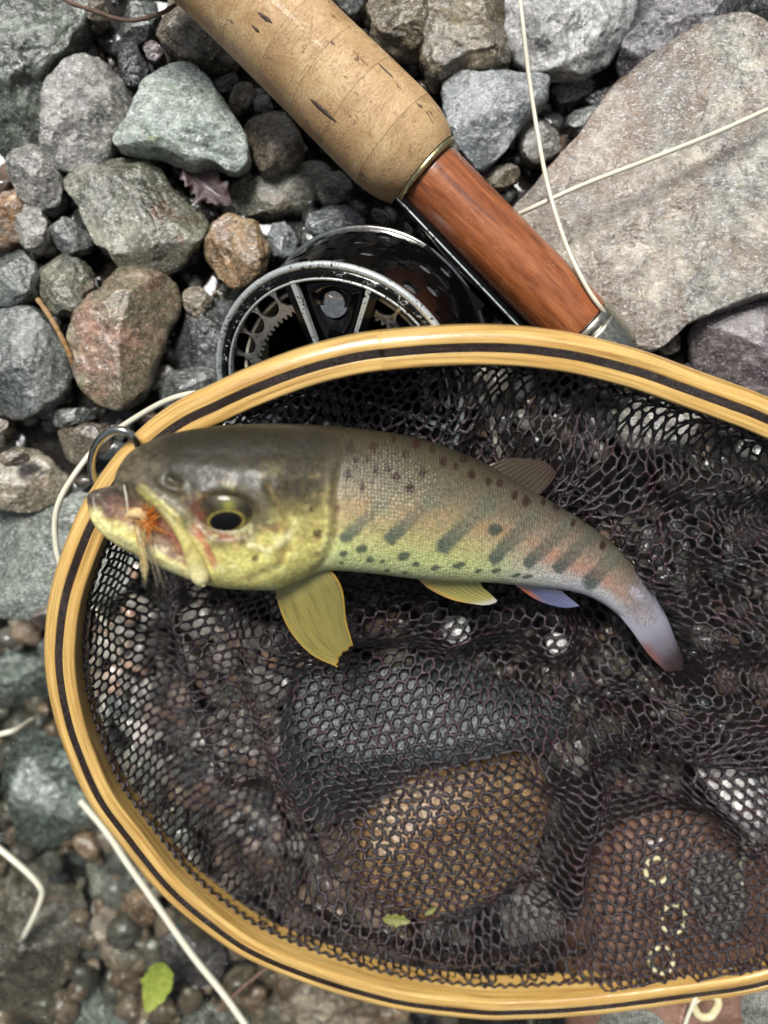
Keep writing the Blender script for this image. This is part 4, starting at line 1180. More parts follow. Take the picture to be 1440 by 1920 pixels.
EYE = np.array((422.0, 968.0))
gill = np.array([(656, 800), (650, 824), (630, 880), (622, 935), (624, 993), (606, 1047), (560, 1092), (517, 1112)], float)
maxl = np.array([(236, 902), (270, 925), (308, 958), (345, 1000), (372, 1050), (385, 1098)], float)
def gauss(d, w):
    return np.exp(-(d / w) ** 2)
def sculpt(q):
    dz = np.zeros(len(q))
    # gill cover: plate stands proud in front of its edge
    d, t = seg_dist(q, gill)
    gx = np.interp(q[:, 1], gill[:, 1], gill[:, 0])
    sd = q[:, 0] - gx                                          # >0 behind the edge
    dz += 0.10 * smooth(5, -9, sd) * smooth(-330, -40, sd) * smooth(845, 900, q[:, 1]) - 0.03 * gauss(sd - 8, 7) * smooth(845, 900, q[:, 1])
    # inner bones of the gill cover
    d, t = seg_dist(q, [(505, 915), (535, 960), (545, 1010), (525, 1060), (470, 1085)])
    dz += -0.045 * gauss(d, 8) + 0.02 * gauss(d - 16, 12)
    d, t = seg_dist(q, [(478, 1026), (510, 1032), (536, 1012)])
    dz += 0.035 * gauss(d, 9)
    d, t = seg_dist(q, [(545, 1000), (590, 1010), (618, 1002)])
    dz += -0.02 * gauss(d, 7)
    # eye socket: hollow with a raised brow
    e = (q - EYE) / np.array((66, 44))
    er = np.sqrt((e ** 2).sum(1))
    dz += -0.16 * smooth(1.1, 0.6, er) + 0.012 * gauss(er - 1.25, 0.25) + 0.015 * gauss(np.linalg.norm((q - np.array((430, 912))) / np.array((90, 22)), axis=1), 1.0)
    # mouth: sunken between upper jaw bone and lower lip
    mouth = [(196, 944), (240, 958), (280, 985), (320, 1025), (350, 1064)]
    d, t = seg_dist(q, mouth)
    dz += -0.26 * gauss(d, 25 - 6 * t) 
    lip = [(166, 936), (176, 968), (205, 1003), (255, 1030), (305, 1056), (345, 1076), (385, 1096)]
    d, t = seg_dist(q, lip)
    dz += 0.11 * gauss(d - 5, 11)
    tip = [(170, 926), (196, 917), (222, 916)]
    d, t = seg_dist(q, tip)
    dz += 0.05 * gauss(d, 10)
    # upper jaw edge and the bone behind it
    d, t = seg_dist(q, [(230, 890), (262, 912), (305, 946), (335, 975)])
    dz += 0.10 * gauss(d, 13)
    d, t = seg_dist(q, [(356, 986), (382, 1016), (402, 1062)])
    dz += -0.07 * gauss(d, 10)
    d, t = seg_dist(q, [(380, 990), (410, 1030), (420, 1080)])
    dz += 0.035 * gauss(d, 14)
    # nostril and brow ridges
    d, t = seg_dist(q, [(318, 898), (332, 906)])
    dz += -0.07 * gauss(d, 8)
    d, t = seg_dist(q, [(300, 905), (318, 915), (345, 915)])
    dz += 0.04 * gauss(d, 9)
    d, t = seg_dist(q, [(250, 870), (330, 868), (420, 880), (520, 880), (590, 872)])
    dz += 0.04 * gauss(d, 20)
    d, t = seg_dist(q, [(640, 800), (634, 830)])
    dz += -0.02 * gauss(d, 12)
    return dz
dz = sculpt(FPX) * W_V
wr = fbm(np.stack((FPX[:, 0] * 0.02, FPX[:, 1] * 0.035, 0 * FPX[:, 0]), -1) + 40, 4)
head_m = smooth(640, 560, FPX[:, 0])
wr2 = ridged(np.stack((FPX[:, 0] * 0.035, FPX[:, 1] * 0.07, 0 * FPX[:, 0] + 5), -1) + 40, 3) - 0.5
dz += (0.016 * wr + 0.005 * wr2) * head_m * W_V
FVs = FV.reshape(-1, 3).copy()
FVs[:, 2] += dz

# spheres that stand for the fish when the net is draped
fish_c = fc_[::8]; fish_r = np.minimum(fa_, fb_ * 1.12)[::8] * 0.98
tail_ = np.array([P(a, b, z + FD) for a, b, z in ((1200, 1140, 2.95), (1222, 1166, 2.8), (1232, 1190, 2.7), (1246, 1214, 2.6), (1256, 1232, 2.5), (1264, 1244, 2.45))])
fish_c = np.vstack((fish_c, tail_)); fish_r = np.r_[fish_r, 0.62, 0.60, 0.58, 0.54, 0.5, 0.42]

# ------------------------------------------------------------------ the mesh bag: a knotless hexagonal net, draped
def hm_floor():
    h = HM.copy()
    for _ in range(3):
        p = np.pad(h, 1, mode='edge')
        h = np.maximum(h, 0.93 * np.maximum.reduce([p[:-2, 1:-1], p[2:, 1:-1], p[1:-1, :-2], p[1:-1, 2:]]) + 0.07 * h)
    for _ in range(3):
        p = np.pad(h, 1, mode='edge')
        h = (p[:-2, 1:-1] + p[2:, 1:-1] + p[1:-1, :-2] + p[1:-1, 2:] + 2 * h) / 6
    i = (np.arange(HM_N) - HM_N / 2 + 0.5) * HM_C
    X, Y = np.meshgrid(i, i, indexing='ij')
    h = np.maximum(h, bed(X, Y))
    # the wet cloth stands up in folds of its own: ridges along these lines (pixels, height of the crest, half width)
    q = np.stack((X.ravel(), Y.ravel()), -1)
    for line, z0, z1, w in FOLDS:
        pts = np.array([P(a, b, 0.5 * (z0 + z1))[:2] for a, b in line])
        d, t = seg_dist(q, catmull(pts, 24))
        crest = z0 + (z1 - z0) * t
        r = crest + 0.25 - 1.5 * ((d / (0.85 * w)) ** 2) / (1 + 0.25 * d / w)
        r = r.reshape(X.shape) + 0.18 * gnoise(np.c_[q * 0.8, np.full(len(q), 4.4)]).reshape(X.shape)
        k = 0.25
        m = np.maximum(h, r)
        h = m + k * np.log(np.exp((h - m) / k) + np.exp((r - m) / k)) - k * 0.0
    return h

FOLDS = [
    ([(500, 1200), (650, 1165), (820, 1152), (940, 1160), (1040, 1175)], 2.6, 1.4, 0.9),
    ([(990, 820), (1110, 890), (1215, 1000), (1300, 1130), (1340, 1260)], 3.3, 1.7, 0.9),
    ([(1330, 1310), (1220, 1350), (1110, 1405), (1030, 1455)], 1.9, 1.9, 0.6),
    ([(1330, 1310), (1420, 1340), (1560, 1350)], 2.0, 2.2, 0.9),
    ([(1110, 1480), (1090, 1590), (1080, 1720)], 1.6, 0.9, 0.6),
    ([(1150, 870), (1300, 900), (1460, 880)], 3.0, 2.6, 0.9),
    ([(1320, 1010), (1440, 1060), (1580, 1080)], 2.6, 2.4, 1.1),
    ([(1340, 1190), (1460, 1200), (1580, 1190)], 2.4, 2.2, 0.8),
    ([(340, 1130), (370, 1300), (420, 1480)], 1.6, 0.6, 0.5),
    ([(470, 1180), (500, 1330), (560, 1500), (640, 1660)], 1.9, 0.7, 0.5),
    ([(640, 720), (800, 760), (900, 780), (1010, 770), (1120, 800)], 2.6, 2.6, 0.5),
    ([(560, 1690), (720, 1765), (900, 1800), (1100, 1780)], 0.2, 0.2, 0.5),
]
def drape():
    a = 0.38                                    # cell pitch
    pin_o, pin_h = -0.47, -0.62
    rim = ring_c + outw * pin_o + RN * pin_h
    rel = rim - rim.mean(0)
    ru, rv = rel @ RU, rel @ RV
    ang = np.arctan2(rv, ru); rad = np.hypot(ru, rv)
    o = np.argsort(ang)
    ang_s, rad_s = ang[o], rad[o]
    def Rf(p):
        return np.interp(p, np.r_[ang_s[-1] - 2 * np.pi, ang_s, ang_s[0] + 2 * np.pi], np.r_[rad_s[-1], rad_s, rad_s[0]])
    def SCL(p):
        """how much wider the cloth is than the frame: most slack towards the upper right"""
        dp = (p - math.radians(35) + np.pi) % (2 * np.pi) - np.pi
        return 1.28 + 0.30 * np.exp(-(dp / math.radians(46)) ** 2)
    N = int(rad.max() * 2.0 / a * 1.25) + 3
    J, I = np.meshgrid(np.arange(-N, N + 1), np.arange(-2 * N, 2 * N + 1))
    I, J = I.ravel(), J.ravel()
    cx, cy = a * (I + J / 2), a * math.sqrt(3) / 2 * J
    rotc = math.radians(14)
    idx = {}
    pos = []
    for s, sg in ((0, 1), (1, -1)):
        x0, y0 = cx, cy + sg * a / math.sqrt(3)
        x, y = x0 * math.cos(rotc) - y0 * math.sin(rotc), x0 * math.sin(rotc) + y0 * math.cos(rotc)
        p = np.arctan2(y, x); r = np.hypot(x, y)
        q = r / (SCL(p) * Rf(p))
        ok = q <= 1.0
        for i_, j_, x_, y_, q_, p_ in zip(I[ok].tolist(), J[ok].tolist(), x[ok], y[ok], q[ok], p[ok]):
            idx[(s, i_, j_)] = len(pos)
            pos.append((x_, y_, q_, p_))
    pos = np.array(pos)
    n = len(pos)
    q, ph = pos[:, 2], pos[:, 3]
    RR_ = Rf(ph)
    pinned = (1 - q) * SCL(ph) * RR_ < 0.2
    base = rim.mean(0) + (q * RR_ * np.cos(ph))[:, None] * RU + (q * RR_ * np.sin(ph))[:, None] * RV
    X = base.copy()
    X[:, 2] -= 0.6 * (1 - q ** 2)
    p3 = np.c_[pos[:, :2], np.zeros(n)]
    wv = np.stack([fbm(p3 * 0.16 + 10, 2), fbm(p3 * 0.16 + 50, 2), fbm(p3 * 0.15 + 90, 1)], -1)
    X += 0.35 * wv * (1 - q ** 6)[:, None]
    X[pinned] = base[pinned]
    # three classes of strands (each a perfect matching), cross braces, and wider braces that keep folds round
    E = [[], [], []]; B = [[], [], []]; cells = []; W = [[] for _ in range(12)]
    for (s, i, j), k in idx.items():
        for d, (di, dj) in enumerate(((3, 0), (0, 3), (3, -3))):
            kk = (s, i + di, j + dj)
            if kk in idx:
                par = ((i if di else j) // 3) % 2
                W[d * 4 + s * 2 + par].append((k, idx[kk]))
        if s == 0:
            for c, kk in enumerate(((1, i, j + 1), (1, i - 1, j + 1), (1, i - 1, j + 2))):
                if kk in idx:
                    E[c].append((k, idx[kk]))
            hexk = [(0, i, j), (1, i, j + 1), (0, i + 1, j - 1), (1, i, j), (0, i, j - 1), (1, i - 1, j + 1)]
            if all(h in idx for h in hexk):
                hk = [idx[h] for h in hexk]
                cells.append(hk)
                for c in range(3):
                    B[c].append((hk[c], hk[c + 3]))
    E = [np.array(e) for e in E]; B = [np.array(b) for b in B]; cells = np.array(cells); W = [np.array(b) for b in W if b]
    W6 = [[] for _ in range(12)]
    for (s, i, j), k in idx.items():
        for d, (di, dj) in enumerate(((6, 0), (0, 6), (6, -6))):
            kk = (s, i + di, j + dj)
            if kk in idx:
                W6[d * 4 + s * 2 + ((i if di else j) // 6) % 2].append((k, idx[kk]))
    W6 = [np.array(b) for b in W6 if b]
    w = np.where(pinned, 0.0, 1.0)
    L0, L1, L2 = a / math.sqrt(3), 2 * a / math.sqrt(3), 3 * a
    floor = hm_floor()
    Pv = X.copy()
    def solve(pr, rest, lo, k):
        i, j = pr[:, 0], pr[:, 1]
        d = X[j] - X[i]
        l = np.sqrt(np.einsum('ij,ij->i', d, d)) + 1e-9
        if lo is None:
            e = l - rest
            e = np.where(e < 0, e * 0.9, e)
        else:
            e = np.minimum(l - rest * lo, 0)
        c = (k * e / l / (w[i] + w[j] + 1e-9))[:, None] * d
        X[i] += c * w[i][:, None]
        X[j] -= c * w[j][:, None]
    for step in range(170):
        mv = (X - Pv) * 0.84
        Pv = X.copy()
        mv[:, 2] -= 0.028
        X += mv * w[:, None]
        for it in range(4):
            for e in E: solve(e, L0, None, 0.95)
            for b in B: solve(b, L1, 0.84, 0.5)
        for b in W: solve(b, L2, 0.90, 0.5)
        for b in W6: solve(b, 2 * L2, 0.84, 0.4)
        # stones, then the fish
        gi = np.clip((X[:, 0] / HM_C + HM_N / 2).astype(int), 0, HM_N - 1)
        gj = np.clip((X[:, 1] / HM_C + HM_N / 2).astype(int), 0, HM_N - 1)
        fl = floor[gi, gj] + 0.06
        hit = (X[:, 2] < fl) & (w > 0)
        X[hit, 2] = fl[hit]
        Pv[hit] = X[hit] - (X[hit] - Pv[hit]) * 0.1
        near = np.where((w > 0) & (np.abs(X[:, 0] - 0.5) < 9) & (X[:, 1] > -7) & (X[:, 1] < 3))[0]
        zmax = np.full(len(near), 99.0)
        for c, r in zip(fish_c, fish_r):                        # the net always gives way downwards
            f2 = (X[near, 0] - c[0]) ** 2 + (X[near, 1] - c[1]) ** 2
            zmax = np.minimum(zmax, np.where(f2 < r * r, c[2] - np.sqrt(np.maximum(r * r - f2, 0)) - 0.03, 99))
        hitf = X[near, 2] > zmax
        X[near[hitf], 2] = zmax[hitf]
        Pv[near[hitf]] = X[near[hitf]]
    return X, cells

def bag_mesh(X, cells, r):
    nc = len(cells)
    ctr = X[cells].mean(1)
    # normals
    nrm = np.zeros((len(X), 3))
    cn = np.cross(X[cells[:, 2]] - X[cells[:, 0]], X[cells[:, 4]] - X[cells[:, 0]])
    cn /= np.linalg.norm(cn, axis=1)[:, None] + 1e-9
    for k in range(6):
        for ax in range(3):
            nrm[:, ax] += np.bincount(cells[:, k], cn[:, ax], len(X))
    nrm /= np.linalg.norm(nrm, axis=1)[:, None] + 1e-9
    # strands with a midpoint each
    e = np.stack((cells, np.roll(cells, -1, 1)), -1).reshape(-1, 2)
    es = np.sort(e, axis=1)
    ue, inv = np.unique(es, axis=0, return_inverse=True)
    inv = inv.reshape(nc, 6)
    mid = (X[ue[:, 0]] + X[ue[:, 1]]) / 2
    mn = nrm[ue[:, 0]] + nrm[ue[:, 1]]; mn /= np.linalg.norm(mn, axis=1)[:, None] + 1e-9
    C = np.vstack((X, mid)); Cn = np.vstack((nrm, mn))
    nX = len(X)
    loop = np.empty((nc, 12), int)
    loop[:, 0::2] = cells; loop[:, 1::2] = nX + inv
    Q = C[loop]                                                  # nc,12,3
    d = ctr[:, None] - Q
    l = np.linalg.norm(d, axis=2, keepdims=True) + 1e-9
    k = np.where((np.arange(12) % 2 == 0)[None, :, None], r * 1.75, r * 0.95)
    inner = Q + d / l * np.minimum(k, l * 0.8)
    nC = len(C)
    V = np.vstack((C + Cn * r * 0.95, C - Cn * r * 0.95, inner.reshape(-1, 3)))
    ii = 2 * nC + np.arange(nc * 12).reshape(nc, 12)
    i2, l2 = np.roll(ii, -1, 1), np.roll(loop, -1, 1)
    top = np.stack((loop, l2, i2, ii), -1).reshape(-1, 4)
    bot = np.stack((l2 + nC, loop + nC, ii, i2), -1).reshape(-1, 4)
    return V, np.vstack((top, bot))

NX, NCELLS = drape()
def net_mat():
    t = NT('black_plum_netting')
    co = t.coord('Object', False)
    n = t.noise(co, 1.2, 4, 0.6)
    n2 = t.noise(co, 26.0, 3, 0.6)
    col = t.ramp(n, [(0.3, rgba((13, 8, 11))), (0.5, rgba((26, 11, 17))), (0.7, rgba((50, 17, 27)))])
    return t.out(Base_Color=col, Specular_IOR_Level=0.5, Roughness=t.rng(n2, 0.3, 0.7, 0.2, 0.42), Normal=t.bump(n2, 0.5, 0.05), Coat_Weight=1.0, Coat_IOR=1.6, Coat_Roughness=0.045, Coat_Normal=t.bump(n2, 0.9, 0.08))
M['net'] = net_mat()
bv, bf = bag_mesh(NX, NCELLS, 0.049)
bag = mesh_obj('mesh_bag', bv, bf, M['net'], net, NO)
bag['kind'] = 'stuff'
bag['label'] = 'wet black plum coloured mesh bag hanging in folds'
# the cord that laces the bag to the frame
pin = ring_c + outw * -0.45 + RN * -0.60
n_w = 420
k_ = np.linspace(0, len(pin) - 1, 1440).astype(int)
lac = pin[k_] + 0.045 * (np.sin(np.arange(1440) * 0.9)[:, None] * RN + np.cos(np.arange(1440) * 0.9)[:, None] * outw[k_])
V, fcs, lc = tube_geo(lac, 0.05, 6, False, True)
mesh_obj('lacing_cord', V, fcs, M['net'], net, NO)

NPX = pix(NX)
def net_z(px, py):
    """height of the uppermost netting near a pixel"""
    d = np.linalg.norm(NPX - np.array((px, py)), axis=1)
    m = d < 16
    return float(NX[m, 2].max()) if m.any() else float(NX[np.argmin(d), 2])
# ------------------------------------------------------------------ the trout
trout = empty('trout', (float(fc_[120][0]), float(fc_[120][1]), float(fc_[120][2] - fb_[120])))
tag(trout, 'small speckled trout with dark parr marks lying across the net, head on the rim', 'fish')
TO = trout['_o'][:]
def over(c, col, m):
    return c * (1 - m[:, None]) + lin(col) * m[:, None]
def nz(q, sx, sy, oct_=4, o=0.0):
    return fbm(np.stack((q[:, 0] * sx, q[:, 1] * sy, np.full(len(q), o)), -1) + 60, oct_) * 0.8
def ell(q, cx, cy, rx, ry, ang=0.0):
    a = math.radians(ang)
    d = q - np.array((cx, cy))
    x = d[:, 0] * math.cos(a) + d[:, 1] * math.sin(a)
    y = -d[:, 0] * math.sin(a) + d[:, 1] * math.cos(a)
    return np.sqrt((x / rx) ** 2 + (y / ry) ** 2)
def fish_colour(q, t, s):
    x = q[:, 0]
    body = np.zeros((len(q), 3))
    ks = np.array((0, 0.18, 0.36, 0.50, 0.60, 0.72, 0.84, 1.0))
    fore = lin([(48, 44, 32), (82, 76, 57), (110, 103, 82), (140, 130, 100), (158, 146, 108), (174, 166, 112), (194, 200, 134), (212, 218, 162)])
    aft = lin([(66, 60, 50), (104, 94, 80), (134, 120, 102), (156, 136, 118), (170, 150, 134), (184, 172, 162), (200, 197, 196), (214, 215, 219)])
    fa = np.stack([np.interp(t, ks, fore[:, k]) for k in range(3)], -1)
    ft = np.stack([np.interp(t, ks, aft[:, k]) for k in range(3)], -1)
    w = smooth(860, 1090, x)[:, None]
    c = fa * (1 - w) + ft * w
    n1 = nz(q, 0.02, 0.03, 4, 1.0)
    n2 = nz(q, 0.09, 0.12, 3, 2.0)
    c = over(c, (58, 52, 36), smooth(800, 640, x) * smooth(0.42, 0.1, t) * 0.7)
    # rosy band along the flank
    band = gauss(t - 0.56 + 0.02 * n1, 0.075) * smooth(620, 640, x)
    c = over(c, (178, 112, 66), band * (0.16 + 0.3 * n1) * smooth(1180, 1060, x))
    c = over(c, (190, 122, 98), gauss(t - 0.66, 0.09) * smooth(960, 1060, x) * smooth(1200, 1140, x) * (0.42 + 0.5 * n2))
    # parr marks
    for (ax, ay, bx, by, w_) in ((648, 1008, 716, 944, 15), (733, 1008, 806, 942, 17), (832, 1024, 914, 948, 19), (928, 1046, 996, 974, 17), (992, 1055, 1062, 988, 15), (1048, 1064, 1108, 1004, 16), (1108, 1090, 1150, 1046, 20)):
        d, tt_ = seg_dist(q, [(ax, ay), (bx, by)])
        c = over(c, (74, 88, 80), smooth(w_ * 1.02, w_ * 0.5, d + 3 * n2) * (0.88 - 0.62 * tt_))
        d2, t2 = seg_dist(q, [(bx, by), (bx + (bx - ax) * 0.5, by + (by - ay) * 0.6)])
        c = over(c, (92, 108, 90), smooth(w_ * 1.5, w_ * 0.4, d2) * 0.18 * (1 - t2 * 0.6))
    for (ex_, ey_, r1, r2) in ((928, 993, 15, 12), (678, 1029, 12, 9), (644, 1038, 9, 6), (694, 1050, 9, 6), (717, 1053, 6, 4), (757, 1043, 13, 9), (780, 1058, 8, 5), (816, 1065, 9, 5), (860, 1060, 14, 6), (897, 1071, 8, 4), (930, 1070, 10, 5), (968, 1079, 10, 4), (989, 1081, 12, 4), (640, 1055, 5, 3), (726, 1070, 5, 3), (760, 1074, 6, 3)):
        c = over(c, (58, 72, 66), smooth(1.15, 0.75, ell(q, ex_, ey_, r1, r2, -12) + 0.1 * n2) * 0.85)
    # dark freckles on the back
    for (ex_, ey_) in ((667, 864), (651, 889), (705, 882), (727, 879), (743, 894), (679, 914), (768, 916), (792, 886), (831, 867), (854, 874), (884, 890), (916, 903), (937, 906), (965, 929), (987, 940), (738, 823), (780, 833), (632, 954), (1019, 939), (1043, 949), (1130, 1022), (700, 838), (760, 850), (810, 842), (870, 858), (655, 838), (690, 860), (1075, 980)):
        k = (ex_ * 7 + ey_ * 3) % 5
        c = over(c, (52, 34, 26), smooth(1.2, 0.7, ell(q, ex_, ey_, 5.5 + k * 0.8, 8 + k * 0.7, 10) + 0.2 * n2) * 0.9)
    # lilac grey fade and a pale silver patch near the tail
    c = over(c, (150, 148, 158), smooth(1165, 1225, x + 0.35 * (q[:, 1] - 1110)) * 0.75)
    c = over(c, (206, 204, 222), smooth(1.0, 0.3, ell(q, 1192, 1112, 32, 15, 40) + 1.1 * np.abs(n2)) * 0.6)
    c = c * (1 + 0.16 * n2 + 0.10 * n1)[:, None]
    # ---- head
    hk = np.array((0, 0.14, 0.30, 0.42, 0.52, 0.64, 0.78, 1.0))
    hc = lin([(32, 29, 18), (35, 32, 20), (44, 40, 25), (62, 57, 35), (96, 88, 56), (156, 146, 88), (192, 182, 110), (206, 202, 124)])
    h = np.stack([np.interp(t, hk, hc[:, k]) for k in range(3)], -1)
    # snout is darker
    h = over(h, (92, 84, 66), smooth(330, 250, x) * smooth(0.62, 0.4, t) * 0.8)
    gx = np.interp(q[:, 1], gill[:, 1], gill[:, 0])
    wd = 22 + 50 * smooth(0.55, 0.15, t)
    m_head = smooth(1, -1, (q[:, 0] - gx) / wd)
    h = over(h, (206, 202, 112), gauss(ell(q, 520, 1030, 80, 45, -10), 1.0) * 0.55)
    h = over(h, (84, 78, 58), gauss(ell(q, 540, 890, 110, 34, 4), 1.0) * 0.6 * (0.7 + 0.6 * n1))
    h = over(h, (148, 140, 88), smooth(0.1, 0.6, n1) * smooth(0.2, 0.4, t) * 0.3)
    h = over(h, (60, 56, 42), smooth(0.05, 0.6, -n1) * 0.35 * smooth(0.75, 0.5, t))
    # eye surround
    er = ell(q, EYE[0], EYE[1], 70, 47, 6)
    h = over(h, (58, 50, 34), smooth(1.4, 0.95, er + 0.25 * n1) * 0.7)
    h = over(h, (112, 60, 58), gauss(ell(q, 372, 962, 16, 28, -15), 1.0) * 0.75)
    h = over(h, (126, 60, 50), gauss(ell(q, 420, 1006, 34, 7, 8), 1.0) * 0.8)
    # mouth lining and lips
    mp_ = [(192, 944), (240, 958), (280, 985), (320, 1025), (350, 1062)]
    d, t2 = seg_dist(q, mp_)
    h = over(h, (120, 92, 80), smooth(34, 16, d + 6 * n1) * 0.95)
    d, t2 = seg_dist(q, [(300, 985), (330, 1015), (352, 1050)])
    h = over(h, (150, 84, 72), smooth(16, 6, d) * 0.8)
    d, t2 = seg_dist(q, [(362, 990), (384, 1016), (402, 1058)])
    h = over(h, (158, 84, 70), smooth(11, 4, d) * 0.75)
    d, t2 = seg_dist(q, [(164, 938), (176, 972), (205, 1005), (255, 1032), (305, 1058), (345, 1078)])
    h = over(h, (206, 200, 140), smooth(20, 10, d) * smooth(0.02, 0.12, t2) * 0.9)
    d, t2 = seg_dist(q, [(166, 932), (190, 918), (222, 914)])
    h = over(h, (86, 78, 68), smooth(20, 8, d) * 0.9)
    d, t2 = seg_dist(q, [(268, 918), (305, 948), (336, 980)])
    h = over(h, (178, 170, 100), smooth(14, 5, d) * 0.7)
    d, t2 = seg_dist(q, [(505, 915), (535, 960), (545, 1010), (525, 1060), (470, 1085)])
    h = over(h, (112, 98, 56), smooth(9, 2, d) * 0.45)
    d, t2 = seg_dist(q, [(470, 1022), (505, 1033), (536, 1012), (546, 996)])
    h = over(h, (226, 216, 172), smooth(9, 2, d + 4 * n2) * 0.6)  # crescent highlight on the gill cover bone, painted in
    d, t2 = seg_dist(q, [(548, 1002), (590, 1012), (618, 1004)])
    h = over(h, (120, 104, 60), smooth(8, 2, d) * 0.45)
    for (ex_, ey_, r1) in ((596, 1000, 10), (479, 1047, 7), (517, 990, 9), (596, 1039, 6), (600, 925, 7), (608, 886, 8), (585, 955, 5), (560, 905, 7)):
        h = over(h, (58, 46, 36), smooth(1.25, 0.6, ell(q, ex_, ey_, r1, r1) + 0.2 * n2) * 0.85)
    d, t2 = seg_dist(q, gill)
    h = over(h, (196, 186, 106), gauss(q[:, 0] - gx + 10, 7) * smooth(0.25, 0.5, t2) * 0.5)
    n3 = nz(q, 0.16, 0.22, 3, 9.0)
    nc_ = nz(q, 0.035, 0.055, 4, 21.0)
    low_ = smooth(0.5, 0.65, t)
    h = over(h, (168, 140, 92), smooth(0.0, 0.6, nc_) * low_ * 0.6)
    h = over(h, (216, 210, 160), smooth(0.05, 0.6, -nc_) * low_ * 0.45)  # pale streaks of wet sheen painted on the cheek
    h = over(h, (150, 140, 78), smooth(0.1, 0.6, nz(q, 0.02, 0.02, 3, 31.0)) * low_ * 0.4)
    mot = ridged(np.stack((q[:, 0] * 0.028, q[:, 1] * 0.05, 0 * q[:, 0] + 3.0), -1) + 30, 4) - 0.6
    h = over(h, (40, 34, 24), smooth(0.1, 0.9, mot) * smooth(0.7, 0.35, t) * 0.55)
    h = over(h, (150, 122, 84), smooth(0.1, 0.8, -mot) * smooth(0.2, 0.4, t) * smooth(0.8, 0.6, t) * 0.4)
    h = h * (1 + 0.22 * n2 + 0.18 * n1 + 0.14 * n3)[:, None]
    c = c * (1 - m_head[:, None]) + h * m_head[:, None]
    c = over(c, (104, 84, 52), gauss(q[:, 0] - gx - 6, 6) * 0.5 * smooth(0.3, 0.5, t))
    return np.clip(c, 0.002, 0.85)
fcol = fish_colour(FPX, T_V, S_V)

def fish_mat():
    t = NT('trout_skin')
    c = t.attr('Col').outputs['Color']
    lc = t.attr('lc').outputs['Vector']          # (along, round) in cm, z = head mask
    sep = t.n('SeparateXYZ', {0: lc})
    v = t.n('TexVoronoi', {'Vector': lc, 'Scale': 12.0, 'Randomness': 0.45}, feature='F1')
    sc = t.math('MULTIPLY', v.outputs['Distance'], t.math('SUBTRACT', 1.0, sep.outputs[2]))
    n = t.noise(lc, 3.0, 5, 0.65)
    nbig = t.noise(lc, 1.1, 4, 0.6, 0.5)
    col = t.mix(1.0, c, t.ramp(sc, [(0.0, g(1.14)), (0.6, g(0.82))]), 'MULTIPLY')
    nf_ = t.noise(lc, 9.0, 4, 0.7)
    col = t.mix(1.0, col, t.ramp(nf_, [(0.3, g(0.62)), (0.7, g(1.36))]), 'MULTIPLY')  # sparkle of the scales put into the colour as contrast
    nb = t.bump(sc, 0.5, 0.06)
    nb = t.bump(n, t.rng(sep.outputs[2], 0, 1, 0.05, 0.16), 0.10, nb)
    rough = t.math('ADD', t.rng(nbig, 0.3, 0.7, 0.26, 0.42), t.math('MULTIPLY', sep.outputs[2], 0.12))
    cn = t.bump(t.math('ADD', nbig, t.math('MULTIPLY', sc, 0.9)), 0.5, 0.14)
    return t.out(Base_Color=col, Roughness=rough, Normal=nb, Specular_IOR_Level=0.38, Coat_Weight=t.rng(sep.outputs[2], 0, 1, 0.3, 0.1), Coat_Roughness=0.16, Coat_Normal=cn,
                 Subsurface_Weight=0.12, Subsurface_Radius=(0.35, 0.2, 0.1), Subsurface_Scale=0.25)
M['fish'] = fish_mat()
arcl = np.r_[0, np.cumsum(np.linalg.norm(np.diff(fc_, axis=0), axis=1))]
gxv = np.interp(FPX[:, 1], gill[:, 1], gill[:, 0])
flc = np.stack((np.repeat(arcl, NR), (np.repeat(fa_, NR) * np.tile(fth, NS)), smooth(95, -35, FPX[:, 0] - gxv)), -1)
ff = grid_faces(NS, NR, close_v=True)
cap0 = len(FVs); fv2 = np.vstack((FVs, FVs[:NR].mean(0), FVs[-NR:].mean(0)))
kk = np.arange(NR)
tri0 = [(cap0, (k + 1) % NR, k) for k in range(NR)]
tri1 = [(cap0 + 1, (NS - 1) * NR + k, (NS - 1) * NR + (k + 1) % NR) for k in range(NR)]
body = mesh_obj('body', fv2, [tuple(x) for x in ff.tolist()] + tri0 + tri1, M['fish'], trout, TO,
                attrs={'lc': np.vstack((flc, flc[0], flc[-1]))}, cols=np.vstack((fcol, fcol[0], fcol[-1])))

def surf_z(px, py):
    """height of the upper flank at a pixel"""
    top = (np.tile(sn, NS) > 0.02)
    d = np.linalg.norm(FPX[top] - np.array((px, py)), axis=1)
    i = np.argsort(d)[:4]
    return float(FVs[top][i, 2].mean())
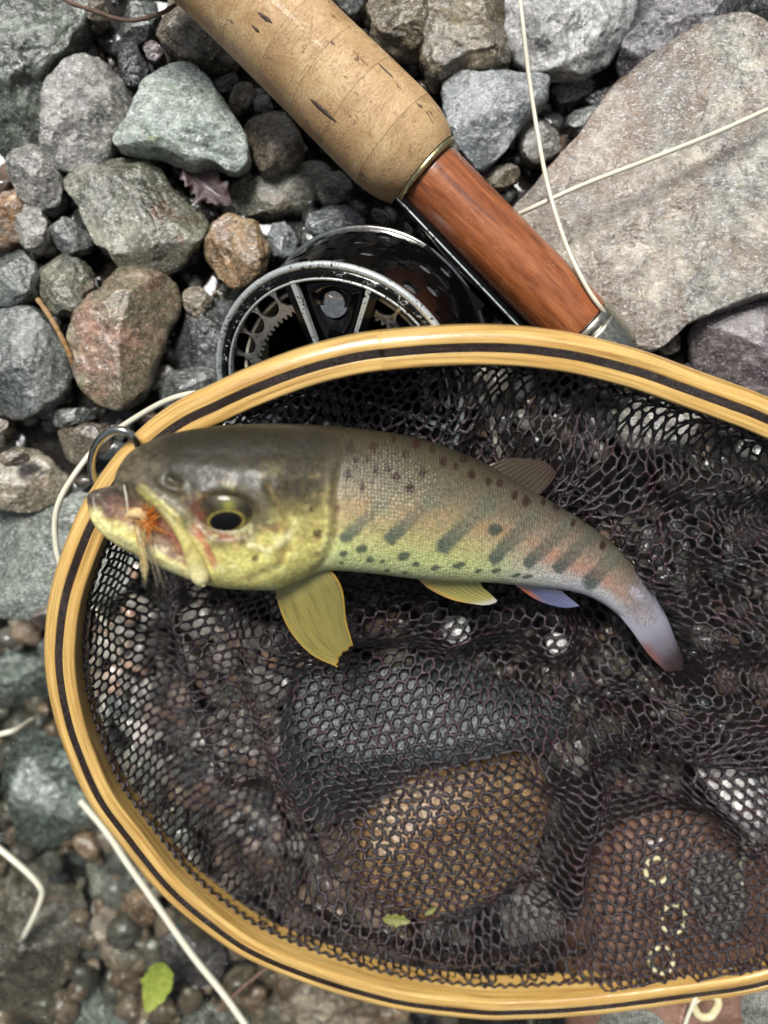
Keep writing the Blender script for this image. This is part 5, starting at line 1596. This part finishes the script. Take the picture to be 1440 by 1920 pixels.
# ---- eye
def eye():
    z0 = surf_z(*EYE)
    c = P(EYE[0] + 3, EYE[1] - 3, z0 - 0.12)
    look = np.array((0.02, -0.24, 0.96)); look /= np.linalg.norm(look)
    ex_ = np.array((1.0, -0.12, 0)); ex_ -= look * (ex_ @ look); ex_ /= np.linalg.norm(ex_)
    ey_ = np.cross(look, ex_)
    nu, nv = 60, 96
    ph = np.linspace(0.0, 2.0, nu); th = np.linspace(0, 2 * np.pi, nv, endpoint=False)
    A, B = np.meshgrid(ph, th, indexing='ij')
    R = 0.64
    # flattened ball, a little longer than high
    L = np.stack((1.18 * R * np.sin(A) * np.cos(B), 0.86 * R * np.sin(A) * np.sin(B), R * 0.36 * np.cos(A)), -1)
    V = c + L[..., 0:1] * ex_ + L[..., 1:2] * ey_ + L[..., 2:3] * look
    lx, ly = L[..., 0].ravel() / R, L[..., 1].ravel() / R
    lx2, ly2 = lx * 0.97 + ly * 0.24, ly * 0.97 - lx * 0.24
    ly2 = ly2 + 0.16
    rp = np.sqrt((lx2 / 0.55) ** 2 + (ly2 / 0.34) ** 2)
    n = fbm(np.stack((lx * 4, ly * 4, 0 * lx), -1) + 20, 4)
    an = np.arctan2(ly, lx)
    col = np.tile(lin((58, 53, 28)), (len(lx), 1))
    col = over(col, (98, 92, 42), smooth(-0.2, 0.6, n) * 0.6)
    col = over(col, (60, 50, 30), smooth(0.72, 1.0, np.sqrt((lx / 1.18) ** 2 + (ly / 0.86) ** 2)) * 0.8)
    col = over(col, (112, 56, 50), gauss(np.hypot(lx + 0.95, ly + 0.1), 0.3) * 0.8 + gauss(np.hypot(lx * 0.4, ly + 0.72), 0.2) * 0.7)
    col = over(col, (26, 22, 14), np.maximum(gauss(np.hypot(lx + 0.55, ly - 0.36), 0.30), gauss(np.hypot(lx - 0.72, ly - 0.36), 0.34)) * 0.95)
    col = over(col, (138, 124, 60), gauss(rp - 1.12, 0.10) * np.clip(0.8 + 0.4 * n, 0, 1))
    col = over(col, (120, 120, 46), gauss(np.hypot(lx - 0.08, ly - 0.46), 0.2) * 0.9)
    col = over(col, (2, 2, 3), smooth(1.05, 0.98, rp))
    t = NT('trout_eye')
    m = t.out(Base_Color=t.attr('Col').outputs['Color'], Roughness=0.5, Specular_IOR_Level=0.2, Coat_Weight=0.5, Coat_Roughness=0.03, Coat_IOR=1.36)
    mesh_obj('eye', V.reshape(-1, 3), grid_faces(nu, nv, close_v=True), m, trout, TO, cols=col)
eye()
# ---- jaw bone that hangs at the corner of the mouth
def jaw():
    pts = [(282, 940), (305, 958), (330, 985), (350, 1015), (364, 1045), (374, 1072), (380, 1092), (382, 1100)]
    rad = [0.03, 0.08, 0.11, 0.13, 0.17, 0.215, 0.22, 0.21]
    c3 = np.array([P(a, b, surf_z(a, min(b, 1080)) - 0.05 + 0.02 * i) for i, (a, b) in enumerate(pts)])
    c3[:, 2] = np.convolve(np.r_[c3[0, 2], c3[:, 2], c3[-1, 2]], [0.25, 0.5, 0.25], 'valid')
    c = resample(catmull(c3, 200), 60); r = np.interp(np.linspace(0, 1, 60), np.linspace(0, 1, len(rad)), rad) * np.sqrt(np.clip((59.02 - np.arange(60)) / 8.0, 0.0005, 1) * (2 - np.clip((59.02 - np.arange(60)) / 8.0, 0.0005, 1)))
    V, fcs, lc = tube_geo(c, r, 24)
    V[:, 2] = V[:, 2] - 0.0
    q = pix(V)
    n1 = nz(q, 0.03, 0.05, 4, 5.0)
    col = np.tile(lin((180, 170, 104)), (len(V), 1))
    col = over(col, (128, 118, 70), smooth(0.0, 0.5, n1) * 0.6)
    col = over(col, (170, 112, 92), gauss(lc[:, 1] + 0.6, 0.5) * 0.4)
    col = over(col, (214, 206, 160), smooth(1040, 1090, q[:, 1]) * 0.7)
    col = over(col, (104, 92, 62), smooth(1010, 945, q[:, 1]) * 0.85)
    mesh_obj('upper_jaw_bone', V, fcs, M['fish'], trout, TO, attrs={'lc': np.c_[lc[:, 0], lc[:, 1], np.ones(len(V))]}, cols=col)
jaw()

# ---- fins: rayed membranes with thickness
def fin_mat():
    t = NT('fin_membrane')
    c = t.attr('Col').outputs['Color']
    n = t.noise(t.attr('lc').outputs['Vector'], 2.0, 5, 0.6)
    return t.out(Base_Color=t.mix(1.0, c, t.ramp(n, [(0.3, g(0.86)), (0.7, g(1.1))]), 'MULTIPLY'), Roughness=0.28, Coat_Weight=0.4, Coat_Roughness=0.12, Subsurface_Weight=0.25, Subsurface_Radius=(0.3, 0.2, 0.1), Subsurface_Scale=0.1, Transmission_Weight=0.0)
M['fin'] = fin_mat()
def coons(base, tip, left, right, nu, nv):
    """patch between four pixel+height curves: base and tip run in u, left and right in v"""
    f = lambda c, n: resample(catmull(np.array([P(q[0], q[1], q[2] + FD) for q in c]), 200), n)
    b, t, l, r = f(base, nu), f(tip, nu), f(left, nv), f(right, nv)
    u = np.linspace(0, 1, nu)[:, None, None]; v = np.linspace(0, 1, nv)[None, :, None]
    return ((1 - v) * b[:, None] + v * t[:, None] + (1 - u) * l[None] + u * r[None]
            - ((1 - u) * (1 - v) * b[0] + u * (1 - v) * b[-1] + (1 - u) * v * t[0] + u * v * t[-1]))
def fin(name, base, tip, left, right, colf, rays=14, thick=0.03, amp=0.018, nu=140, nv=50, wave=0.0, notch=0.0):
    V = coons(base, tip, left, right, nu, nv)
    U, Vv = np.meshgrid(np.linspace(0, 1, nu), np.linspace(0, 1, nv), indexing='ij')
    du, dv = np.gradient(V, axis=0), np.gradient(V, axis=1)
    n = np.cross(du, dv); n /= np.linalg.norm(n, axis=2, keepdims=True) + 1e-9
    if n[..., 2].mean() < 0: n = -n
    ray = np.abs(np.sin(np.pi * (rays + 0.5 * Vv) * U + 0.6 * Vv)) ** 0.6
    off = amp * ray * smooth(0, 0.1, 1 - Vv * 0.9) + wave * np.sin(U * 7 + Vv * 3)
    if notch:
        dirn = dv / (np.linalg.norm(dv, axis=2, keepdims=True) + 1e-9)
        V = V + dirn * (notch * np.sin(U * 40 + 2 * np.sin(U * 17)) * smooth(0.8, 1.0, Vv))[..., None]
    th = thick * (1 - 0.75 * Vv)
    top = V + n * (off + th)[..., None]; bot = V + n * (off - th)[..., None]
    col = colf(U.ravel(), Vv.ravel(), ray.ravel())
    N = nu * nv
    f1 = grid_faces(nu, nv); f2 = grid_faces(nu, nv, off=N)[:, ::-1]
    rim = list(range(0, N, nv))                                   # v=0 edge
    per = [i * nv for i in range(nu)] + [(nu - 1) * nv + j for j in range(1, nv)] + [i * nv + nv - 1 for i in range(nu - 2, -1, -1)] + [j for j in range(nv - 2, 0, -1)]
    per = np.array(per); p2 = np.roll(per, -1)
    f3 = np.stack((per, per + N, p2 + N, p2), -1)
    return mesh_obj(name, np.vstack((top.reshape(-1, 3), bot.reshape(-1, 3))), np.vstack((f1, f2, f3)), M['fin'], trout, TO,
                    attrs={'lc': np.tile(np.stack((U.ravel() * 2, Vv.ravel() * 0.6, U.ravel() * 0), -1), (2, 1))}, cols=np.tile(np.clip(col, 0.003, 0.8), (2, 1)))
def col_pect(u, v, r):
    c = np.tile(lin((104, 95, 38)), (len(u), 1))
    c = over(c, (160, 148, 84), r * 0.8)
    c = over(c, (88, 80, 42), smooth(0.1, 0.7, fbm(np.stack((u * 16, v * 2, 0 * u), -1) + 7, 3)) * 0.5)
    c = over(c, (176, 172, 110), smooth(0.25, 0.0, v) * 0.7)
    c = over(c, (108, 104, 60), smooth(0.5, 0.9, u) * 0.35)
    c = over(c, (188, 150, 56), np.maximum(np.maximum(smooth(0.04, 0.0, u), smooth(0.96, 1.0, u)), smooth(0.97, 1.0, v)) * 0.95)
    return c
fin('pectoral_fin', [(516, 1098, 6.55), (545, 1092, 6.8), (575, 1078, 6.95), (602, 1054, 6.95)],
    [(632, 1250, 6.15), (634, 1236, 6.2), (644, 1222, 6.25), (662, 1211, 6.25)],
    [(516, 1098, 6.55), (526, 1140, 6.55), (548, 1186, 6.45), (585, 1226, 6.3), (632, 1250, 6.15)],
    [(602, 1054, 6.95), (628, 1078, 6.9), (642, 1110, 6.7), (648, 1160, 6.45), (662, 1211, 6.25)], col_pect, rays=24, amp=0.012, wave=0.03, notch=0.03, nu=260)
def col_pelv(u, v, r):
    c = np.tile(lin((150, 144, 78)), (len(u), 1))
    c = over(c, (188, 178, 104), r * 0.6)
    c = over(c, (204, 160, 84), smooth(0.75, 1.0, u) * 0.8)
    c = over(c, (214, 214, 208), smooth(0.7, 1.0, v) * 0.75)
    return c
fin('pelvic_fin', [(900, 1088, 5.55), (860, 1087, 5.7), (820, 1086, 5.85), (782, 1084, 6.0)],
    [(932, 1126, 5.0), (928, 1130, 5.0), (918, 1133, 5.05), (904, 1134, 5.1)],
    [(900, 1088, 5.55), (905, 1100, 5.4), (918, 1112, 5.2), (932, 1126, 5.0)],
    [(782, 1084, 6.0), (806, 1104, 5.8), (850, 1124, 5.45), (904, 1134, 5.1)], col_pelv, rays=8, nu=90, nv=40)
def col_anal(u, v, r):
    c = np.tile(lin((84, 88, 120)), (len(u), 1))
    c = over(c, (128, 132, 164), r * 0.6)
    c = over(c, (206, 116, 70), smooth(0.72, 0.95, u) * smooth(0.75, 0.3, v) * 0.9)
    c = over(c, (200, 190, 184), smooth(0.2, 0.0, v) * 0.6)
    return c
fin('anal_fin', [(1052, 1106, 4.25), (1025, 1102, 4.45), (995, 1098, 4.65), (962, 1094, 4.9)],
    [(1086, 1136, 3.85), (1076, 1138, 3.9), (1062, 1139, 3.95), (1046, 1137, 4.0)],
    [(1052, 1106, 4.25), (1062, 1116, 4.1), (1074, 1126, 3.95), (1086, 1136, 3.85)],
    [(962, 1094, 4.9), (984, 1110, 4.65), (1012, 1126, 4.3), (1046, 1137, 4.0)], col_anal, rays=8, nu=90, nv=40)
def col_dors(u, v, r):
    c = np.tile(lin((56, 49, 38)), (len(u), 1))
    c = over(c, (84, 74, 58), r * 0.4)
    c = over(c, (70, 52, 50), smooth(0.5, 1.0, v) * 0.6)
    return c
fin('dorsal_fin', [(908, 876, 5.75), (940, 890, 5.65), (975, 910, 5.45), (1004, 932, 5.3)],
    [(992, 860, 5.35), (1014, 864, 5.2), (1032, 874, 5.05), (1042, 888, 4.9)],
    [(908, 876, 5.75), (932, 865, 5.75), (960, 859, 5.55), (992, 860, 5.35)],
    [(1004, 932, 5.3), (1018, 920, 5.2), (1032, 904, 5.05), (1042, 888, 4.9)], col_dors, rays=11, nu=90, nv=40)
def col_adip(u, v, r):
    return over(np.tile(lin((96, 84, 72)), (len(u), 1)), (150, 110, 90), v * 0.4)
fin('adipose_fin', [(1118, 1000, 4.15), (1130, 1010, 4.05), (1142, 1020, 3.95)], [(1152, 998, 3.75), (1158, 1004, 3.7), (1162, 1012, 3.65)],
    [(1118, 1000, 4.15), (1136, 994, 3.95), (1152, 998, 3.75)], [(1142, 1020, 3.95), (1152, 1018, 3.8), (1162, 1012, 3.65)], col_adip, rays=2, nu=30, nv=20)
def col_tail(u, v, r):
    c = np.tile(lin((112, 110, 120)), (len(u), 1))
    c = over(c, (140, 136, 144), r * 0.5)
    c = over(c, (150, 148, 158), smooth(0.6, 0.35, v) * 0.95)
    c = over(c, (52, 42, 44), smooth(0.5, 0.92, v) * smooth(1.2, 0.6, u) * 0.9)  # end of the tail darkened in colour so it fades into shadow
    c = over(c, (120, 66, 52), smooth(0.6, 0.95, u) * 0.65 * smooth(1.2, 0.7, v) * smooth(0.45, 0.62, v))
    c = over(c, (50, 34, 34), smooth(0.72, 1.0, v) * 0.75)
    return c
fin('tail_fin', [(1216, 1098, 3.1), (1200, 1118, 3.1), (1180, 1134, 3.1), (1154, 1146, 3.1)],
    [(1282, 1238, 2.45), (1277, 1250, 2.42), (1266, 1258, 2.42), (1248, 1259, 2.45)],
    [(1216, 1098, 3.1), (1248, 1156, 2.8), (1268, 1206, 2.6), (1282, 1238, 2.45)],
    [(1154, 1146, 3.1), (1184, 1182, 2.85), (1214, 1224, 2.6), (1248, 1259, 2.45)], col_tail, rays=15, thick=0.09, amp=0.022, notch=0.03)

# ------------------------------------------------------------------ the fly in its mouth
t_ = NT('fly_feathers')
M['feather'] = t_.out(Base_Color=t_.attr('Col').outputs['Color'], Roughness=0.5)
fz = surf_z(262, 965)
f0 = P(258, 965, fz + 0.28)
fly = empty('fishing_fly', f0)
tag(fly, 'small fishing fly with orange hackle and cream wing hooked in the trout mouth', 'fishing fly')
def strands(name, n, root, tips, r0, cols, seed, spread=0.1, bend=0.1):
    rg = random.Random(seed)
    parts, cc = [], []
    for k in range(n):
        tp = tips(rg)
        a = np.array([root[i] + rg.gauss(0, spread) for i in range(3)])
        mid = (a + tp) / 2 + np.array([rg.gauss(0, bend) for _ in range(3)])
        c = catmull([a, mid, tp], 9)
        V, fcs, _ = tube_geo(c, np.linspace(r0, r0 * 0.15, 9), 5)
        parts.append((V, fcs)); cc.append(np.tile(lin(rg.choice(cols)), (len(V), 1)))
    V, fcs = merge(parts)
    return mesh_obj(name, V, fcs, M['feather'], fly, fly['_o'][:], cols=np.vstack(cc))
strands('hackle', 90, P(274, 975, fz + 0.22), lambda r: P(280 + r.gauss(0, 20), 975 + r.gauss(0, 24), fz + 0.35 + r.uniform(-0.1, 0.3)), 0.014, [(196, 110, 34), (176, 88, 24), (214, 140, 60)], 1, 0.04, 0.04)
strands('wing', 70, P(262, 980, fz + 0.24), lambda r: P(272 + r.gauss(0, 5), 1060 + r.gauss(0, 16), fz + 0.1 + r.uniform(-0.1, 0.15)), 0.016, [(206, 184, 124), (190, 160, 90), (220, 206, 160)], 2, 0.05, 0.02)
strands('tippet_fibres', 16, P(272, 985, fz + 0.2), lambda r: P(r.choice([268, 273, 300, 314]) + r.gauss(0, 3), 1090 + r.gauss(0, 16), fz - 0.1), 0.008, [(190, 180, 150), (170, 160, 130)], 3, 0.03, 0.03)
# wound body: a tapered bead of thread
c = catmull([P(238, 968, fz + 0.2), P(252, 962, fz + 0.3), P(268, 966, fz + 0.28), P(276, 985, fz + 0.2)], 30)
V, fcs, _ = tube_geo(c, 0.03 + 0.10 * np.sin(np.linspace(0.25, 2.9, 30)) * (1 + 0.12 * np.sin(np.arange(30) * 2.4)), 12)
mesh_obj('thread_body', V, fcs, M['feather'], fly, fly['_o'][:], cols=np.tile(lin((206, 178, 126)), (len(V), 1)))
tube('leader', catmull([P(240, 966, fz + 0.2), P(238, 940, fz + 0.3), P(234, 916, fz + 0.2), P(228, 890, fz - 0.5)], 24), 0.018, M['line'], fly, 6)

# ------------------------------------------------------------------ metal split ring on the frame
def coil(cx, cy, rx, ry, ang, z, tiltz, turns, r, mat, parent, name):
    pts = []
    n = int(90 * turns)
    for i in range(n):
        a = 2 * np.pi * i / 90
        u, v = rx * math.cos(a), ry * math.sin(a)
        x = cx + u * math.cos(ang) - v * math.sin(ang)
        y = cy + u * math.sin(ang) + v * math.cos(ang)
        pts.append(P(x, y, z + tiltz * math.sin(a) * -1 + 0.24 * i / 90))
    return tube(name, pts, r, mat, parent, 12)
sr = empty('split_ring', P(205, 870, 3.2))
tag(sr, 'double coiled silver split ring hanging from the net rim by the trout snout', 'ring')
coil(218, 866, 46, 60, 0.15, 3.75, 0.7, 1.95, 0.105, M['steel'], sr, 'coil')

# ------------------------------------------------------------------ fly lines
def lineobj(label, pts, r=0.075):
    c = catmull(np.array([P(*q) for q in pts]), 40 * len(pts))
    o = tube('fly_line', c, r, M['line'], None, 12)
    tag(o, label, 'fishing line', 'loose lengths of fly line')
    return o
lineobj('pale fly line curving down over the white mottled stone to the rod butt',
        [(968, -60, 2.6), (980, 40, 2.75), (990, 130, 2.5), (1008, 250, 2.3), (1030, 360, 2.55), (1062, 460, 2.6), (1098, 535, 2.75), (1128, 580, 2.6), (1146, 606, 1.7), (1140, 640, 0.8)], 0.062)
lineobj('pale fly line lying straight across the big flat slab',
        [(1540, 160, 2.62), (1440, 205, 2.55), (1340, 250, 2.5), (1220, 298, 2.45), (1100, 344, 2.4), (1010, 384, 2.2), (960, 408, 1.7), (900, 440, 1.0)], 0.068)
lineobj('pale fly line looping out past the split ring left of the rim',
        [(470, 760, 1.2), (400, 738, 1.8), (330, 745, 1.6), (260, 780, 0.9), (190, 830, 0.4), (140, 890, 0.6), (108, 950, 0.6), (104, 1010, 0.4), (118, 1065, 0.2), (170, 1130, -0.4), (240, 1230, -1.0)], 0.09)
lineobj('blurred pale fly line running out under the lower left rim',
        [(150, 1500, -4.4), (200, 1560, -4.3), (240, 1620, -4.2), (300, 1705, -4.0), (360, 1790, -3.8), (420, 1865, -3.6), (470, 1935, -3.4), (520, 2000, -3.3)], 0.12)
lineobj('bent pale line in the lower left corner',
        [(-60, 1545, -5.0), (0, 1592, -4.7), (40, 1625, -4.6), (70, 1655, -4.6), (79, 1675, -4.7), (70, 1705, -4.9), (56, 1735, -5.2), (40, 1765, -6.0)], 0.115)
lineobj('short pale line entering at the left edge beside the teal rock',
        [(-60, 1392, -4.0), (0, 1377, -3.9), (30, 1368, -4.1), (60, 1350, -5.2)], 0.105)
lineobj('pale line hanging behind the mesh below the upper rim',
        [(905, 690, 2.6), (912, 730, 2.5), (922, 770, 2.3), (926, 815, 2.1), (940, 860, 1.6)], 0.09)
lineobj('pale line behind the mesh beside the boot', [(1395, 1560, -0.9), (1392, 1620, -0.9), (1384, 1680, -1.0), (1372, 1760, -1.2)], 0.1)
# ------------------------------------------------------------------ twigs, leaves, crumbs
t_ = NT('twig_bark')
n_ = t_.noise(t_.attr('lc').outputs['Vector'], 5.0, 5, 0.7)
M['twig'] = t_.out(Base_Color=t_.ramp(n_, [(0.3, rgba((78, 56, 46))), (0.7, rgba((132, 104, 88)))]), Roughness=0.5, Normal=t_.bump(n_, 0.6, 0.08))
t_ = NT('straw')
n_ = t_.noise(t_.attr('lc').outputs['Vector'], 5.0, 5, 0.7)
M['straw'] = t_.out(Base_Color=t_.ramp(n_, [(0.3, rgba((120, 84, 52))), (0.7, rgba((186, 150, 100)))]), Roughness=0.45, Normal=t_.bump(n_, 0.5, 0.05))
def twig(label, pts, r, mat='twig', name='twig'):
    c = catmull(np.array([P(*q) for q in pts]), 60)
    rr_ = r * (1 + 0.18 * np.sin(np.arange(60) * 0.9) * np.sin(np.arange(60) * 0.31))
    o = tube(name, c, rr_, M[mat], None, 9)
    tag(o, label, name.replace('_', ' '))
twig('thin brown twig lying across the mossy rock at the top', [(90, -20, 2.2), (130, 4, 2.2), (170, 18, 2.2), (215, 34, 2.1), (250, 38, 2.0), (300, 26, 2.0), (330, 8, 1.9)], 0.058)
twig('pale dry stalk between the dark slab and the long olive stone', [(70, 560, 1.0), (95, 596, 1.0), (114, 630, 0.9), (132, 668, 0.7), (140, 690, 0.4)], 0.08, 'straw', 'stalk')
twig('thin brown twig below the lower rim beside the peach stone', [(410, 1895, -3.9), (450, 1856, -3.6), (500, 1815, -3.5), (540, 1780, -3.6)], 0.07)
def leaf_mat(name, a, b):
    t = NT(name)
    lc = t.attr('lc').outputs['Vector']
    n = t.noise(lc, 2.5, 5, 0.65)
    col = t.ramp(n, [(0.3, rgba(a)), (0.7, rgba(b))])
    return t.out(Base_Color=col, Roughness=0.45, Coat_Weight=0.1, Normal=t.bump(n, 0.3, 0.1), Subsurface_Weight=0.15, Subsurface_Scale=0.05)
M['leaf_green'] = leaf_mat('fresh_leaf', (104, 118, 40), (150, 160, 70))
M['leaf_scrap'] = leaf_mat('torn_wet_leaf', (88, 92, 38), (134, 134, 70))
M['leaf_red'] = leaf_mat('dead_red_leaf', (34, 16, 16), (60, 28, 26))
def leaf(label, base, tip, width, mat, ragged=0.0, curl=0.2):
    a, b = P(*base), P(*tip)
    d = b - a; L = np.linalg.norm(d); d /= L
    s = np.cross(d, (0, 0, 1)); s /= np.linalg.norm(s); u = np.cross(s, d)
    nu, nv = 40, 17
    V, lc = [], []
    for i in range(nu):
        t = i / (nu - 1)
        w = width * math.sin(math.pi * min(max(t, 0.0), 1.0) ** 0.8) ** 0.75 + 0.01
        for j in range(nv):
            v = 2 * j / (nv - 1) - 1
            rg = 1 + ragged * mnoise.noise((t * 9, 5 * np.sign(v), 0)) * abs(v)
            V.append(a + d * L * t + s * w * v * rg + u * (curl * L * (t - 0.5) ** 2 + 0.25 * w * abs(v) + 0.012 * math.cos(22 * t - 6 * abs(v)) * abs(v)))
            lc.append((t * 3, v, 0))
    V = np.array(V)
    n = len(V)
    V2 = np.vstack((V, V - u * 0.02))
    fcs = np.vstack((grid_faces(nu, nv), grid_faces(nu, nv, off=n)[:, ::-1]))
    o = mesh_obj('leaf', V2, fcs, M[mat], None, V.mean(0), attrs={'lc': np.array(lc + lc)})
    tag(o, label, 'leaf')
leaf('fresh yellow green leaf among the wet stones at the bottom left', (312, 1795, -4.4), (280, 1890, -4.7), 0.55, 'leaf_green', 0.3, 0.5)
leaf('dead dark red leaf between the triangular stone and the flat olive stone', (345, 318, 0.1), (436, 386, 0.0), 0.5, 'leaf_red', 0.9, 0.3)
zz_ = net_z(745, 1725) + 0.1
leaf('scrap of green leaf caught in the mesh near the lower rim', (718, 1722, zz_), (770, 1727, zz_), 0.17, 'leaf_scrap', 0.6)
zz_ = net_z(808, 1708) + 0.1
leaf('tiny green leaf shred in the mesh right of the leaf scrap', (797, 1715, zz_), (818, 1702, zz_), 0.07, 'leaf_scrap', 0.6)

for o_ in bpy.data.objects:
    if '_o' in o_:
        del o_['_o']
